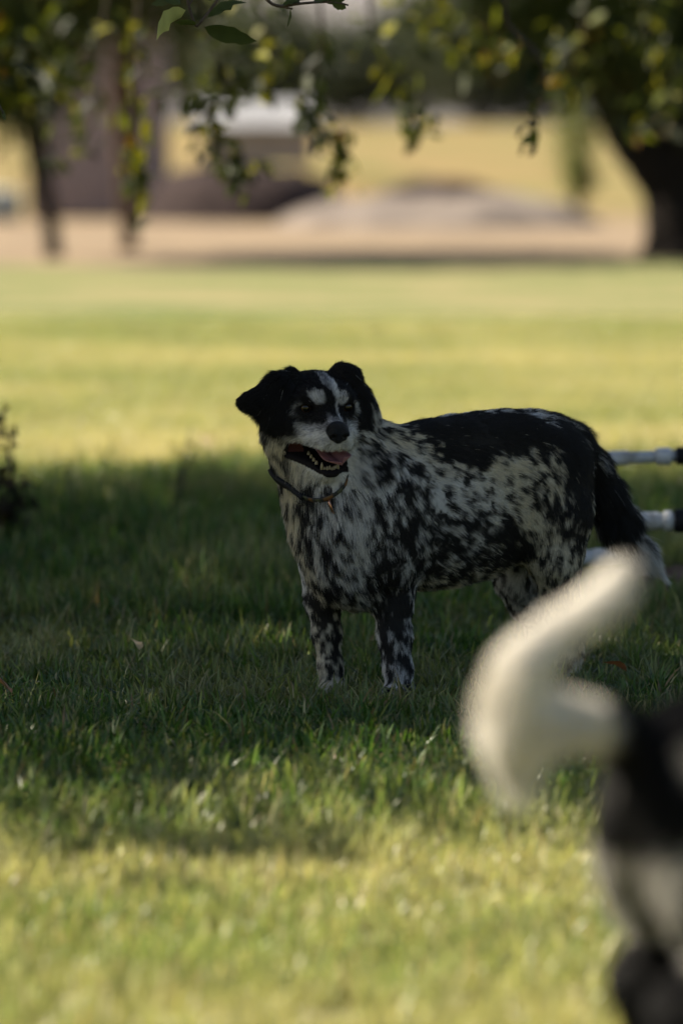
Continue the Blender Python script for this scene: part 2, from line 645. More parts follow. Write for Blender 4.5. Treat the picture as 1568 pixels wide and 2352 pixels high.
def leaf_cloud(name, centres, size, mat, parent, g, palette, probs, droop=0.5, sizevar=0.35):
    n = len(centres)
    x, d, z = rand_frames(g, n, droop)
    s = size * (1 + sizevar * g.normal(0, 1, n)).clip(0.4, 1.9)
    V = (LEAF_V[None, :, 0:1] * x[:, None, :] + LEAF_V[None, :, 1:2] * d[:, None, :] + LEAF_V[None, :, 2:3] * z[:, None, :]) * s[:, None, None] + centres[:, None, :]
    F = (np.arange(n)[:, None, None] * 8 + LEAF_F[None]).reshape(-1, 3)
    o = mesh_np(name, V.reshape(-1, 3), F, mat, parent)
    pal = np.array(palette)
    c = pal[g.choice(len(pal), n, p=probs)] * g.uniform(0.7, 1.3, (n, 1))
    set_color(o.data, np.repeat(c, 8, 0))
    return o


PAL = [(0.022, 0.036, 0.009), (0.036, 0.052, 0.011), (0.065, 0.075, 0.012), (0.13, 0.115, 0.013), (0.17, 0.09, 0.018)]
PROB = [0.42, 0.33, 0.16, 0.06, 0.03]


def clumps(g, n, per, box, spread, keep=None):
    """leaf centres gathered in clumps inside an ellipsoid (cx,cy,cz,rx,ry,rz)"""
    out = []
    c = np.array(box[:3])
    r = np.array(box[3:])
    while len(out) < n:
        p = g.uniform(-1, 1, 3)
        l = np.linalg.norm(p)
        if l > 1 or l < 0.25:
            continue
        q = c + p * r
        if keep and not keep(q):
            continue
        out.append(q + g.normal(0, 1, (per, 3)) * spread)
    return np.concatenate(out)


def limb(pts, rads, n=20, seg=12, rough=0.06, seed=1):
    q, r = smooth_chain(pts, rads, n)
    return tube_arrays(q, r, seg, rough, seed)


g1 = np.random.default_rng(21)
# ---- the shade tree: trunk left of the frame, crown over the dog
near_tree = empty('shade_tree', (-3.3, 9.6, 0))
tag(near_tree, 'broadleaf tree with low hanging leafy branches overhead, giving the dog its shade', 'tree')
bits = [limb([(-3.3, 9.6, -0.05), (-3.25, 9.6, 0.6), (-3.2, 9.55, 1.5), (-3.1, 9.5, 2.3)], [0.26, 0.19, 0.17, 0.15], 16, 14, 0.08)]
for a_, e_, l_ in ((0.2, 0.5, 2.4), (1.3, 0.7, 2.0), (2.5, 0.6, 2.0), (3.7, 0.6, 2.2), (4.9, 0.5, 2.5), (5.6, 0.35, 2.8)):
    b0 = np.array((-3.1, 9.5, 2.1))
    d_ = np.array((math.cos(a_) * math.cos(e_), math.sin(a_) * math.cos(e_), math.sin(e_)))
    bits.append(limb([b0, b0 + d_ * l_ * 0.5 + (0, 0, 0.1), b0 + d_ * l_], [0.10, 0.06, 0.02], 10, 8, 0.05))
V_, F_ = join_arrays(bits)
mesh_np('trunk', V_, F_, M_BARK, near_tree)


def shade_keep(q):
    # where the crown would throw its shadow
    k = q[2] / TO_SUN.z
    gy = q[1] - TO_SUN.y * k
    gx = q[0] - TO_SUN.x * k
    far = 10.85 + 0.10 * math.sin(gx * 2.1)
    near = 5.5 + 0.22 * math.sin(gx * 2.6 + 0.4) + 0.12 * math.sin(gx * 6.1) + 0.12 * gx
    if not (near - 0.15 < gy < far):
        return False
    over_dog = -0.3 < gx < 1.2 and 6.45 < gy < 7.18
    if not over_dog:
        if random.random() > (far - gy) / 0.7 + 0.1:
            return False
        if random.random() > (gy - near + 0.15) / 1.0 + 0.12:
            return False
        # leaves thinned out except sunward of the dog, so sun flecks come through
        h_ = float(vnoise(np.array([[gx, gy, 0.3]]), 2.6, 5)[0])
        if random.random() > (0.06 if gy < 6.5 else 0.26) + 0.75 * h_ + 0.12 * max(0.0, min(1.0, (gy - 7.6) / 0.8)):
            return False
    # a gap lets one patch of sun through beside the hind foot
    if 0.40 < gx < 0.95 and 7.20 < gy < 7.46:
        return False
    # do not let the crown hang into the open view
    top = CAM_H + q[1] * 0.062
    if abs(q[0]) < 0.10 * q[1] + 0.1 and q[2] < top:
        return False
    return True


def dog_shade_keep(q):
    k = q[2] / TO_SUN.z
    return shade_keep(q) and -0.3 < q[0] - TO_SUN.x * k < 1.2 and 6.45 < q[1] - TO_SUN.y * k < 7.18


cen = np.concatenate([clumps(g1, 1080, 34, (-2.9, 9.1, 3.0, 3.3, 3.4, 1.5), 0.13, shade_keep),
                      clumps(g1, 110, 34, (-2.6, 7.5, 3.0, 2.0, 1.5, 1.4), 0.13, dog_shade_keep)])  # extra leaves added sunward of the dog to keep it shaded
leaf_cloud('crown', cen, 0.10, M_LEAF, near_tree, g1, PAL, PROB)

# =================================================================== far trees
def crown_in(name, boxes, size, mat, parent, g, probs=PROB, spread=0.22, per=26, pal=PAL):
    cs = [clumps(g, b[6], per, b[:6], spread) for b in boxes]
    return leaf_cloud(name, np.concatenate(cs), size, mat, parent, g, pal, probs)


g2 = np.random.default_rng(5)
YT = 31.0
base = P(1560, 595, YT)
right_tree = empty('old_tree', (base[0], YT, 0))
tag(right_tree, 'thick dark leaning tree trunk with one big limb at the right edge', 'tree', 'trees at the edge of the lawn')
b_ = [limb([(base[0] + 0.03, YT, -0.1), P(1572, 560, YT), P(1568, 480, YT), P(1572, 400, YT), P(1592, 300, YT), P(1600, 150, YT), P(1605, -150, YT), P(1590, -500, YT)],
           [0.42, 0.33, 0.31, 0.29, 0.24, 0.20, 0.17, 0.10], 40, 18, 0.06),
      limb([P(1552, 440, YT), P(1500, 372, YT), P(1440, 300, YT), P(1390, 220, YT), P(1330, 120, YT), P(1230, 0, YT), P(1120, -160, YT)],
           [0.26, 0.235, 0.20, 0.155, 0.12, 0.09, 0.05], 30, 14, 0.06, 3),
      limb([P(1500, 290, YT + .2), P(1440, 180, YT + .2), P(1400, 60, YT), P(1350, -150, YT)], [0.10, 0.08, 0.06, 0.03], 14, 10, 0.05, 4)]
V_, F_ = join_arrays(b_)
mesh_np('trunk', V_, F_, M_BARK, right_tree)
def cb(u, v, y, ru, rv, ry, n):
    c = P(u, v, y)
    k = y / FPX
    return (c[0], c[1], c[2], ru * k, ry, rv * k, n)
crown_in('crown', [cb(1430, 10, YT - 0.6, 270, 110, 1.2, 210), cb(1500, 110, YT - 0.8, 130, 110, 0.8, 70), cb(1180, 0, YT - 0.8, 210, 75, 1.0, 70),
                   cb(1330, -330, YT - 0.2, 600, 300, 2.6, 620), cb(1180, 95, YT - 1, 120, 55, 0.5, 6)], 0.095, M_LEAF_FAR, right_tree, g2,
         [0.62, 0.24, 0.08, 0.045, 0.015], spread=0.17)

base = P(124, 590, YT)
left_tree = empty('young_tree', (base[0], YT, 0))
tag(left_tree, 'slim dark curved tree trunk in front of the shed on the left', 'tree', 'trees at the edge of the lawn')
b_ = [limb([(base[0], YT, -0.1), P(122, 560, YT), P(112, 480, YT), P(92, 400, YT), P(78, 300, YT), P(80, 180, YT), P(92, 40, YT), P(80, -250, YT)],
           [0.09, 0.07, 0.075, 0.085, 0.095, 0.11, 0.13, 0.08], 36, 12, 0.08),
      limb([P(84, 240, YT), P(40, 120, YT), P(-30, -40, YT)], [0.10, 0.09, 0.05], 12, 10, 0.05),
      limb([P(88, 100, YT), P(170, 0, YT), P(260, -160, YT)], [0.08, 0.06, 0.04], 12, 10, 0.05)]
V_, F_ = join_arrays(b_)
mesh_np('trunk', V_, F_, M_BARK, left_tree)
crown_in('crown', [cb(50, 40, YT - 0.5, 140, 130, 0.9, 170), cb(40, 200, YT - 0.3, 80, 90, 0.5, 44), cb(240, -10, YT - 0.7, 170, 70, 0.8, 60), cb(80, -330, YT + .2, 520, 300, 2.4, 520)],
         0.095, M_LEAF_FAR, left_tree, g2, [0.62, 0.24, 0.08, 0.045, 0.015], spread=0.17)

YP = 33.0
base = P(296, 566, YP)
post_tree = empty('brown_tree', (base[0], YP, 0))
tag(post_tree, 'straight brown trunk standing before the middle of the shed wall', 'tree', 'trees at the edge of the lawn')
b_ = [limb([(base[0], YP, -0.1), P(296, 540, YP), P(292, 450, YP), P(286, 330, YP), P(280, 200, YP), P(284, 60, YP), P(280, -200, YP)],
           [0.10, 0.075, 0.085, 0.10, 0.12, 0.11, 0.07], 30, 12, 0.06)]
V_, F_ = join_arrays(b_)
mesh_np('trunk', V_, F_, M_BARK2, post_tree)
crown_in('crown', [cb(330, -10, YP - 0.4, 150, 60, 0.6, 22), cb(300, -260, YP, 300, 180, 1.6, 90)], 0.095, M_LEAF_FAR, post_tree, g2)

# =================================================================== shed
M_SHED = mat_noise('weathered_planks', [(0.3, (0.24, 0.19, 0.185)), (0.7, (0.36, 0.295, 0.285))], scale=5, stretch=(4, 4, 0.4), bump=0.4, rough=0.9, spec=0.15)
M_SHED2 = mat_noise('shed_trim', [(0.3, (0.09, 0.068, 0.065)), (0.7, (0.14, 0.11, 0.105))], scale=5, bump=0.3, rough=0.9)
M_ROOF = mat_noise('shed_roof_metal', [(0.3, (0.20, 0.19, 0.19)), (0.7, (0.32, 0.31, 0.31))], scale=3, rough=0.6)
M_DARKGAP = mat_noise('shed_inner', [(0.3, (0.035, 0.028, 0.026)), (0.7, (0.06, 0.05, 0.045))], scale=4, rough=0.95)


def box_arrays(x0, x1, y0, y1, z0, z1, b=0.0):
    V = np.array([(x, y, z) for z in (z0, z1) for y in (y0, y1) for x in (x0, x1)], float)
    Q = np.array([(0, 2, 3, 1), (4, 5, 7, 6), (0, 1, 5, 4), (2, 6, 7, 3), (0, 4, 6, 2), (1, 3, 7, 5)])
    return V, Q, np.zeros((0, 3), int)


YS = 45.0
sx0, sx1 = P(66, 495, YS)[0], P(372, 495, YS)[0]
shed = empty('plank_shed', ((sx0 + sx1) / 2, YS + 0.9, 0))
tag(shed, 'tall narrow mauve brown plank shed behind the trees on the left', 'shed')
V_, Q_, T_ = box_arrays(sx0 + 0.03, sx1 - 0.03, YS + 0.03, YS + 1.9, 0.0, 2.95)
mesh_np('shed_frame', V_, [Q_], M_DARKGAP, shed, smooth=False)
npl = 11
pw = (sx1 - sx0) / npl
V_, Q_, T_ = box_arrays(-pw / 2 + 0.006, pw / 2 - 0.006, -0.015, 0.012, 0.02, 2.95)
pl = mesh_np('plank', V_, [Q_], M_SHED, shed, smooth=False)
pl.location = (sx0 + pw / 2, YS, 0)
for k in range(1, npl):
    c = pl.copy()
    COL.objects.link(c)
    c.location = (sx0 + pw * (k + 0.5), YS + random.uniform(-0.006, 0.006), random.uniform(-0.015, 0.01))
nps = 13
ps = 1.9 / nps
V_, Q_, T_ = box_arrays(-0.012, 0.015, -ps / 2 + 0.006, ps / 2 - 0.006, 0.02, 2.95)
for sx in (sx0 + 0.012, sx1 - 0.012):
    sp0 = mesh_np('plank', V_, [Q_], M_SHED, shed, smooth=False)
    for k in range(nps):
        c = sp0 if k == 0 else sp0.copy()
        if k:
            COL.objects.link(c)
        c.location = (sx, YS + 0.03 + ps * (k + 0.5), random.uniform(-0.01, 0.01))
V_ = np.array([(sx0 - 0.2, YS - 0.25, 3.0), (sx1 + 0.2, YS - 0.25, 3.0), (sx1 + 0.2, YS + 2.1, 3.35), (sx0 - 0.2, YS + 2.1, 3.35),
               (sx0 - 0.2, YS - 0.25, 3.06), (sx1 + 0.2, YS - 0.25, 3.06), (sx1 + 0.2, YS + 2.1, 3.41), (sx0 - 0.2, YS + 2.1, 3.41)])
mesh_np('roof', V_, [np.array([(0, 3, 2, 1), (4, 5, 6, 7), (0, 1, 5, 4), (1, 2, 6, 5), (2, 3, 7, 6), (3, 0, 4, 7)])], M_ROOF, shed, smooth=False)

# =================================================================== mounds
M_MULCH = mat_noise('dark_mulch', [(0.3, (0.018, 0.013, 0.013)), (0.7, (0.055, 0.040, 0.038))], scale=5, bump=1.0, rough=0.95, spec=0.1)
M_RUBBLE = mat_noise('grey_rubble', [(0.30, (0.085, 0.070, 0.062)), (0.5, (0.165, 0.140, 0.122)), (0.75, (0.24, 0.20, 0.165))], scale=1.6, bump=0.9, bscale=6, rough=0.95, spec=0.1)
M_SOIL = mat_noise('brown_soil', [(0.3, (0.06, 0.04, 0.03)), (0.6, (0.15, 0.10, 0.07)), (0.8, (0.30, 0.20, 0.14))], scale=14, bump=1.0, bscale=40, rough=0.95, spec=0.1)
M_CREAM = mat_noise('white_panel', [(0.3, (0.24, 0.24, 0.25)), (0.7, (0.36, 0.36, 0.37))], scale=3, rough=0.5)
M_TYRE = mat_noise('dark_rubber', [(0.3, (0.02, 0.02, 0.02)), (0.7, (0.04, 0.04, 0.04))], scale=9, rough=0.8)
M_GLASSD = mat_noise('dark_window', [(0.3, (0.03, 0.035, 0.04)), (0.7, (0.05, 0.055, 0.06))], scale=2, rough=0.15, spec=0.5)


def mound(name, cx, cy, rx, ry, h, mat, seed, nseg=44, nr=14, rough=0.3, power=1.6, noise=2.0):
    V = [(cx, cy, h)]
    a = np.linspace(0, 2 * np.pi, nseg, endpoint=False)
    for k in range(1, nr + 1):
        t = k / nr
        V += list(zip(cx + rx * t * np.cos(a), cy + ry * t * np.sin(a), np.full(nseg, h * (1 - t ** power))))
    V = np.array(V)
    nz = fbm(V * np.array((1, 1, 0)) + seed, noise / max(rx, 0.1) * 2, seed, 4) - 0.5
    d = np.clip(V[:, 2] / h * 2, 0, 1)
    V[:, 2] += nz * h * rough * 2 * d
    V[-nseg:, 2] = -0.02
    V[:, 2] += terrain(V[:, 0], V[:, 1])
    j = np.arange(nseg)
    T = np.stack([np.zeros(nseg, int), 1 + j, 1 + (j + 1) % nseg], 1)
    Q = np.concatenate([np.stack([1 + k * nseg + j, 1 + (k + 1) * nseg + j, 1 + (k + 1) * nseg + (j + 1) % nseg, 1 + k * nseg + (j + 1) % nseg], 1) for k in range(nr - 1)])
    return mesh_np(name, V, [Q, T], mat)


def gx(u, y):
    return (u - 784.0) / FPX * y


o = mound('mulch_pile', gx(560, 44), 44.5, 1.25, 1.3, 0.56, M_MULCH, 3, rough=0.30, power=5)
tag(o, 'long low dark brown mulch pile to the right of the shed', 'mulch pile', kind='structure')
o = mound('rubble_pile', gx(1010, 42), 42.5, 1.85, 2.2, 0.30, M_RUBBLE, 9, rough=0.5, power=4)
tag(o, 'grey rubble pile in the middle of the bare earth', 'rubble pile', kind='structure')
o = mound('brush_heap', gx(1010, 47), 48.5, 1.3, 1.0, 0.42, M_MULCH, 14, rough=0.3)
tag(o, 'dark brush heap behind the grey rubble', 'brush heap', kind='structure')
o = mound('earth_bank', gx(700, 52), 55.0, 3.0, 3.0, 0.50, M_FIELD, 17, rough=0.3)
tag(o, 'straw coloured bank behind the mulch pile', 'bank', kind='structure')

# low shed with a white metal roof far behind
YV = 60.0
tx0, tx1 = gx(452, YV), gx(728, YV)
zt = P(0, 236, YV + 1.2)[2]
zb = P(0, 292, YV)[2]
tr = empty('white_roofed_shed', ((tx0 + tx1) / 2, YV + 1.2, 0))
tag(tr, 'low shed with a white metal roof far off above the straw bank', 'shed')
V_, Q_, T_ = box_arrays(tx0 + .1, tx1 - .1, YV + .15, YV + 2.3, 0.1, zb + .02)
mesh_np('wall', V_, [Q_], M_SHED, tr, smooth=False)
nr_ = 8
rw_ = (tx1 - tx0) / nr_
for sgn_ in (0, 1):
    ya, yb_ = (YV, YV + 1.22) if sgn_ == 0 else (YV + 2.45, YV + 1.23)
    for k in range(nr_):
        xa = tx0 + rw_ * k + .006
        xb = tx0 + rw_ * (k + 1) - .006
        V_ = np.array([(xa, ya, zb), (xb, ya, zb), (xb, yb_, zt), (xa, yb_, zt), (xa, ya, zb + .025), (xb, ya, zb + .025), (xb, yb_, zt + .025), (xa, yb_, zt + .025)])
        mesh_np('roof_sheet', V_, [np.array([(0, 3, 2, 1), (4, 5, 6, 7), (0, 1, 5, 4), (1, 2, 6, 5), (2, 3, 7, 6), (3, 0, 4, 7)])], M_CREAM, tr, smooth=False)

# pale tank at the left edge
YB = 44.0
V_, Q_, T_ = tube_arrays([(gx(-60, YB), YB, 0.0), (gx(-60, YB), YB, 0.03), (gx(-60, YB), YB, 0.32), (gx(-60, YB), YB, 0.36)], [0.50, 0.56, 0.56, 0.50], 28)
o = mesh_np('water_trough', V_, [Q_, T_], mat_noise('trough_paint', [(0.3, (0.50, 0.52, 0.46)), (0.7, (0.60, 0.62, 0.55))], scale=3, rough=0.5))
tag(o, 'pale round water trough at the far left edge of the lawn', 'trough')

# tall green plant right of the field, slim and upright
g3 = np.random.default_rng(77)
yq = 50.0
bx = gx(1325, yq)
pl_ = empty('tall_shrub', (bx, yq, terrain(bx, yq)))
tag(pl_, 'slim upright pale green shrub in the dry field left of the thick trunk', 'shrub')
V_, F_ = join_arrays([limb([(bx + dx * .3, yq, -0.02), (bx + dx * .6, yq, 0.5), (bx + dx, yq, 1.25)], [0.03, 0.02, 0.008], 8, 6) for dx in (-0.12, 0.0, 0.1)])
mesh_np('stem', V_, F_, M_BARK2, pl_)
cc_ = clumps(g3, 60, 20, (bx, yq, 0.75, 0.24, 0.24, 0.68), 0.06)
leaf_cloud('foliage', cc_, 0.075, M_LEAF_FAR, pl_, g3, [(0.14, 0.17, 0.055), (0.19, 0.20, 0.065), (0.11, 0.14, 0.05)], [0.4, 0.4, 0.2], droop=-0.5)


# far trees: grey green belt behind the field
def far_tree(u, vtop, y, wpx, label, seed, pal, n=230):
    g = np.random.default_rng(seed)
    k = y / FPX
    x = gx(u, y)
    z0 = float(terrain(x, y))
    zt_ = P(u, vtop, y)[2]
    h = zt_ - z0
    t = empty('far_tree', (x, y, z0))
    tag(t, label, 'tree', 'far trees behind the dry field')
    V, F = join_arrays([limb([(x, y, z0 - 0.1), (x + 0.05, y, z0 + h * 0.3), (x, y, z0 + h * 0.75)], [0.13, 0.1, 0.03], 8, 8)])
    mesh_np('trunk', V, F, M_BARK, t)
    c = clumps(g, n, 26, (x, y, z0 + h * 0.56, wpx * k, wpx * k * 0.7, h * 0.46), 0.35)
    c[:, 2] = np.maximum(c[:, 2], z0 + 0.1)
    leaf_cloud('crown', c, 0.22, M_LEAF_FAR, t, g, pal, [0.4, 0.4, 0.2])
    return t


PG = [(0.045, 0.058, 0.040), (0.062, 0.075, 0.050), (0.090, 0.102, 0.065)]
PD = [(0.030, 0.040, 0.028), (0.045, 0.055, 0.038), (0.065, 0.075, 0.048)]
far_tree(470, -40, 118, 120, 'grey green far tree hidden behind the shed', 1, PD)
far_tree(620, 20, 112, 140, 'dull green far tree above the white roof', 2, PG)
far_tree(790, 75, 122, 120, 'rounded grey green far tree right of the white roof', 3, PG)
far_tree(950, 20, 130, 140, 'tall dull green far tree in the middle distance', 4, PG)
far_tree(1100, 20, 116, 130, 'dark far tree behind the hanging leaves', 5, PD)
far_tree(1230, 50, 120, 130, 'broad dark far tree left of the leaning limb', 6, PD)
far_tree(1420, 60, 125, 130, 'far tree seen past the leaning limb', 7, PD)
far_tree(-30, 120, 120, 120, 'far tree behind the slim curved trunk', 8, PG)
far_tree(180, 40, 126, 140, 'far tree above the shed roof line', 9, PG)

# low bushes under the belt
# bare hills closing the view
hx = np.linspace(-400, 400, 81)
hy = np.linspace(330, 620, 24)
M_HILL = mat_noise('bare_hill', [(0.35, (0.13, 0.12, 0.125)), (0.65, (0.19, 0.178, 0.18))], scale=0.03, rough=0.95, spec=0.05)
def hill_z(x, y):
    t = np.clip((y - 335) / 150.0, 0, 1)
    w = 0.75 + 0.35 * np.sin(x * 0.017 + 1.2) + 0.18 * np.sin(x * 0.05 + y * 0.02)
    return -0.5 + 42 * w * t * t * (3 - 2 * t)
hills = sheet('hills', hx, hy, 0, M_HILL, hill_z)
tag(hills, 'bare mauve grey hills closing the distance', 'hills', kind='structure')

# =================================================================== hanging twigs
def leaf_piece(name, length, width, curl, mat, col, seed):
    """one toothed leaf with a folded midrib, as its own mesh"""
    g = np.random.default_rng(seed)
    n = 9
    t = np.linspace(0, 1, n)
    w = width * 0.5 * (np.sin(np.pi * np.clip(t, 0, 1) ** 0.8) ** 0.85) * (1 + 0.10 * np.where(np.arange(n) % 2 == 0, 1, -1) * (t > 0.25)) + 0.0005
    yy = length * t
    zz = -curl * length * t ** 2 + 0.03 * length * np.sin(t * 6 + seed)
    V = []
    for k in range(n):
        V += [(-w[k], yy[k] - 0.004, zz[k] + w[k] * 0.35), (0, yy[k], zz[k]), (w[k], yy[k] - 0.004, zz[k] + w[k] * (0.35 + 0.15 * g.normal()))]
    V = np.array(V)
    Q = []
    for k in range(n - 1):
        b = k * 3
        Q += [(b, b + 1, b + 4, b + 3), (b + 1, b + 2, b + 5, b + 4)]
    me = mesh_np(name, V, np.array(Q), mat, link=False).data
    c = np.tile(np.array(col), (len(V), 1)) * g.uniform(0.85, 1.15, (len(V), 1))
    set_color(me, c)
    return me


LEAF_COLS = [(0.05, 0.07, 0.028), (0.065, 0.09, 0.03), (0.30, 0.34, 0.17), (0.15, 0.14, 0.03), (0.22, 0.12, 0.03)]  # the palest stands for sunlight, painted into one leaf's colour
leaf_meshes = [leaf_piece('leaf', 1.0, 0.40 + 0.05 * (k % 3), 0.12 + 0.1 * (k % 4), M_LEAF, LEAF_COLS[k % 5], 40 + k) for k in range(10)]


def place_leaf(parent, pos, direc, size, kind, roll):
    o = bpy.data.objects.new('leaf', leaf_meshes[kind])
    COL.objects.link(o)
    d = Vector(direc).normalized()
    q = d.to_track_quat('Y', 'Z') @ Matrix.Rotation(roll, 4, 'Y').to_quaternion()
    o.parent = parent
    o.matrix_parent_inverse = Matrix()
    o.matrix_basis = Matrix.Translation(Vector(pos)) @ q.to_matrix().to_4x4() @ Matrix.Diagonal((size, size, size, 1))
    return o


# --- sharp twigs at the top of the view: every leaf its own piece
def twig(pts, rads, leaves):
    """pts: chain; leaves: (u, v, tip u, tip v, depth, depth of tip, kind, roll)"""
    V, F = join_arrays([limb(p, r, 14, 7, 0.05) for p, r in zip(pts, rads)])
    br = mesh_np('branch', V, F, M_TWIG, near_tree)
    for (u, v, tu, tv, y, ty, k, roll) in leaves:
        a, b = P(u, v, y), P(tu, tv, ty)
        place_leaf(br, a, b - a, float(np.linalg.norm(b - a)), k, roll)
    return br


Yn = 6.95
twig([[P(425, -60, Yn), P(430, -5, Yn), P(440, 35, Yn), P(452, 62, Yn)], [P(452, 62, Yn), P(470, 40, Yn), P(505, -10, Yn), P(520, -60, Yn)], [P(432, 14, Yn), P(448, -10, Yn), P(460, -50, Yn)]],
     [[0.0035, 0.003, 0.0026, 0.0022], [0.0022, 0.0024, 0.0028, 0.003], [0.0022, 0.002, 0.0018]],
     [(425, 22, 338, 74, Yn, Yn - 0.03, 2, 0.9), (452, 60, 400, 38, Yn, Yn - 0.02, 6, 0.5), (470, 60, 590, 102, Yn, Yn + 0.02, 0, 2.3),
      (478, 40, 560, -12, Yn, Yn + 0.02, 1, 0.4), (448, -8, 512, -16, Yn, Yn, 5, 1.0), (415, 10, 352, -30, Yn, Yn + 0.02, 1, 2.6), (505, -5, 470, -50, Yn, Yn, 6, 0.2), (400, -10, 350, 12, Yn, Yn + .03, 0, 1.9)])
twig([[P(590, -40, Yn), P(612, -2, Yn), P(640, 14, Yn), P(690, 8, Yn), P(760, 4, Yn), P(800, 12, Yn)], [P(640, 14, Yn), P(660, 18, Yn), P(672, 20, Yn)]],
     [[0.0032, 0.003, 0.003, 0.0026, 0.0022, 0.0016], [0.002, 0.002, 0.0016]],
     [(645, 14, 700, -12, Yn, Yn - 0.02, 1, 0.6), (664, 18, 668, 64, Yn, Yn + 0.01, 5, 1.2), (690, 8, 640, -14, Yn, Yn + 0.02, 0, 2.5), (760, 5, 802, 22, Yn, Yn + .02, 6, 1.8), (720, 6, 775, -24, Yn, Yn, 1, 0.9), (745, 3, 800, -6, Yn, Yn - .01, 0, 2.0)])
twig([[P(-30, 200, Yn), P(-4, 235, Yn), P(8, 262, Yn)]], [[0.002, 0.0018, 0.0014]], [(4, 250, 14, 278, Yn, Yn, 0, 0.7)])


# --- softer branches hanging further back; leaves in loose sprays
def spray(path, y, nleaf, spread_px, seed, size=0.07, probs=(0.30, 0.26, 0.24, 0.15, 0.05), dy=0.35, pal=None):
    g = np.random.default_rng(seed)
    pp = [P(u, v, y + dy * (k / max(len(path) - 1, 1) - 0.5)) for k, (u, v) in enumerate(path)]
    rr = np.linspace(0.007, 0.0022, len(pp))
    V, F = join_arrays([limb(pp, rr, 22, 7, 0.05, seed)])
    br = mesh_np('branch', V, F, M_TWIG, near_tree)
    q, _ = smooth_chain(pp, rr, 60)
    nleaf = int(nleaf * 1.6)
    size = size * 0.70
    idx = np.clip((g.beta(1.5, 1.0, nleaf) * 59).astype(int), 0, 59)
    c = q[idx] + g.normal(0, 1, (nleaf, 3)) * spread_px * y / FPX * np.array((1, 1.2, 0.9))
    leaf_cloud('leaves', c, size, M_LEAF, br, g, pal or [(0.017, 0.025, 0.008), (0.028, 0.037, 0.009), (0.080, 0.095, 0.011), (0.19, 0.185, 0.016), (0.17, 0.095, 0.016)], list(np.array([probs[0] * .8, probs[1], probs[2] * 1.15, probs[3] * 1.35, probs[4] * .4]) / sum((probs[0] * .8, probs[1], probs[2] * 1.15, probs[3] * 1.35, probs[4] * .4))), droop=0.9)
    return br


spray([(330, -120), (318, 20), (310, 140), (318, 260), (300, 380), (322, 460)], 11.7, 48, 24, 1, 0.078, (0.36, 0.24, 0.18, 0.18, 0.04))
spray([(250, -120), (240, 40), (180, 160), (220, 260), (170, 360)], 12.3, 34, 24, 2, 0.074, (0.40, 0.26, 0.18, 0.13, 0.03))
spray([(430, -100), (480, 80), (520, 200), (470, 280), (520, 360), (560, 400)], 11.0, 73, 26, 3, 0.079, (0.42, 0.32, 0.16, 0.08, 0.02))
spray([(560, -100), (600, 40), (640, 150), (560, 190), (400, 200)], 11.9, 64, 30, 4, 0.079, (0.40, 0.32, 0.18, 0.08, 0.02))
spray([(720, -100), (740, 100), (700, 220), (720, 290), (790, 310)], 11.3, 48, 22, 5, 0.074, (0.52, 0.34, 0.10, 0.03, 0.01))
spray([(860, -120), (850, 40), (900, 160), (930, 240), (975, 285)], 11.9, 54, 24, 6, 0.074, (0.34, 0.30, 0.2, 0.12, 0.04))
spray([(790, 300), (790, 360), (785, 430)], 11.4, 14, 18, 7, 0.072, (0.25, 0.25, 0.25, 0.2, 0.05))
spray([(1180, -120), (1160, 40), (1230, 120), (1250, 190), (1225, 260), (1215, 330)], 9.6, 22, 13, 8, 0.055, (0.65, 0.30, 0.05, 0.0, 0.0))
spray([(1000, -100), (980, 40), (1060, 100), (1160, 110)], 12.6, 70, 34, 9, 0.079, (0.30, 0.28, 0.24, 0.14, 0.04))
spray([(1330, -140), (1340, 60), (1300, 150), (1310, 230)], 13.0, 64, 34, 10, 0.079, (0.44, 0.3, 0.16, 0.07, 0.03))
spray([(1480, -140), (1480, 60), (1540, 160), (1500, 290)], 13.0, 73, 36, 11, 0.079, (0.46, 0.32, 0.13, 0.06, 0.03))
spray([(-60, -60), (-20, 80), (10, 150), (30, 130)], 10.6, 19, 24, 12, 0.102, (0.15, 0.2, 0.2, 0.2, 0.25))
spray([(-60, 60), (-20, 180), (20, 205)], 10.6, 12, 20, 13, 0.096, (0.15, 0.2, 0.2, 0.25, 0.2))
spray([(120, -140), (140, 30), (100, 120), (140, 200)], 12.7, 73, 40, 14, 0.079, (0.5, 0.3, 0.14, 0.04, 0.02))

# =================================================================== white pipes
M_PVC = mat_noise('white_pvc', [(0.30, (0.36, 0.33, 0.28)), (0.46, (0.62, 0.61, 0.58)), (0.7, (0.72, 0.72, 0.71))], scale=22, rough=0.35, spec=0.45)
M_BLACKP = mat_noise('black_plastic', [(0.3, (0.012, 0.012, 0.013)), (0.7, (0.016, 0.016, 0.017))], scale=30, rough=0.65, spec=0.15)


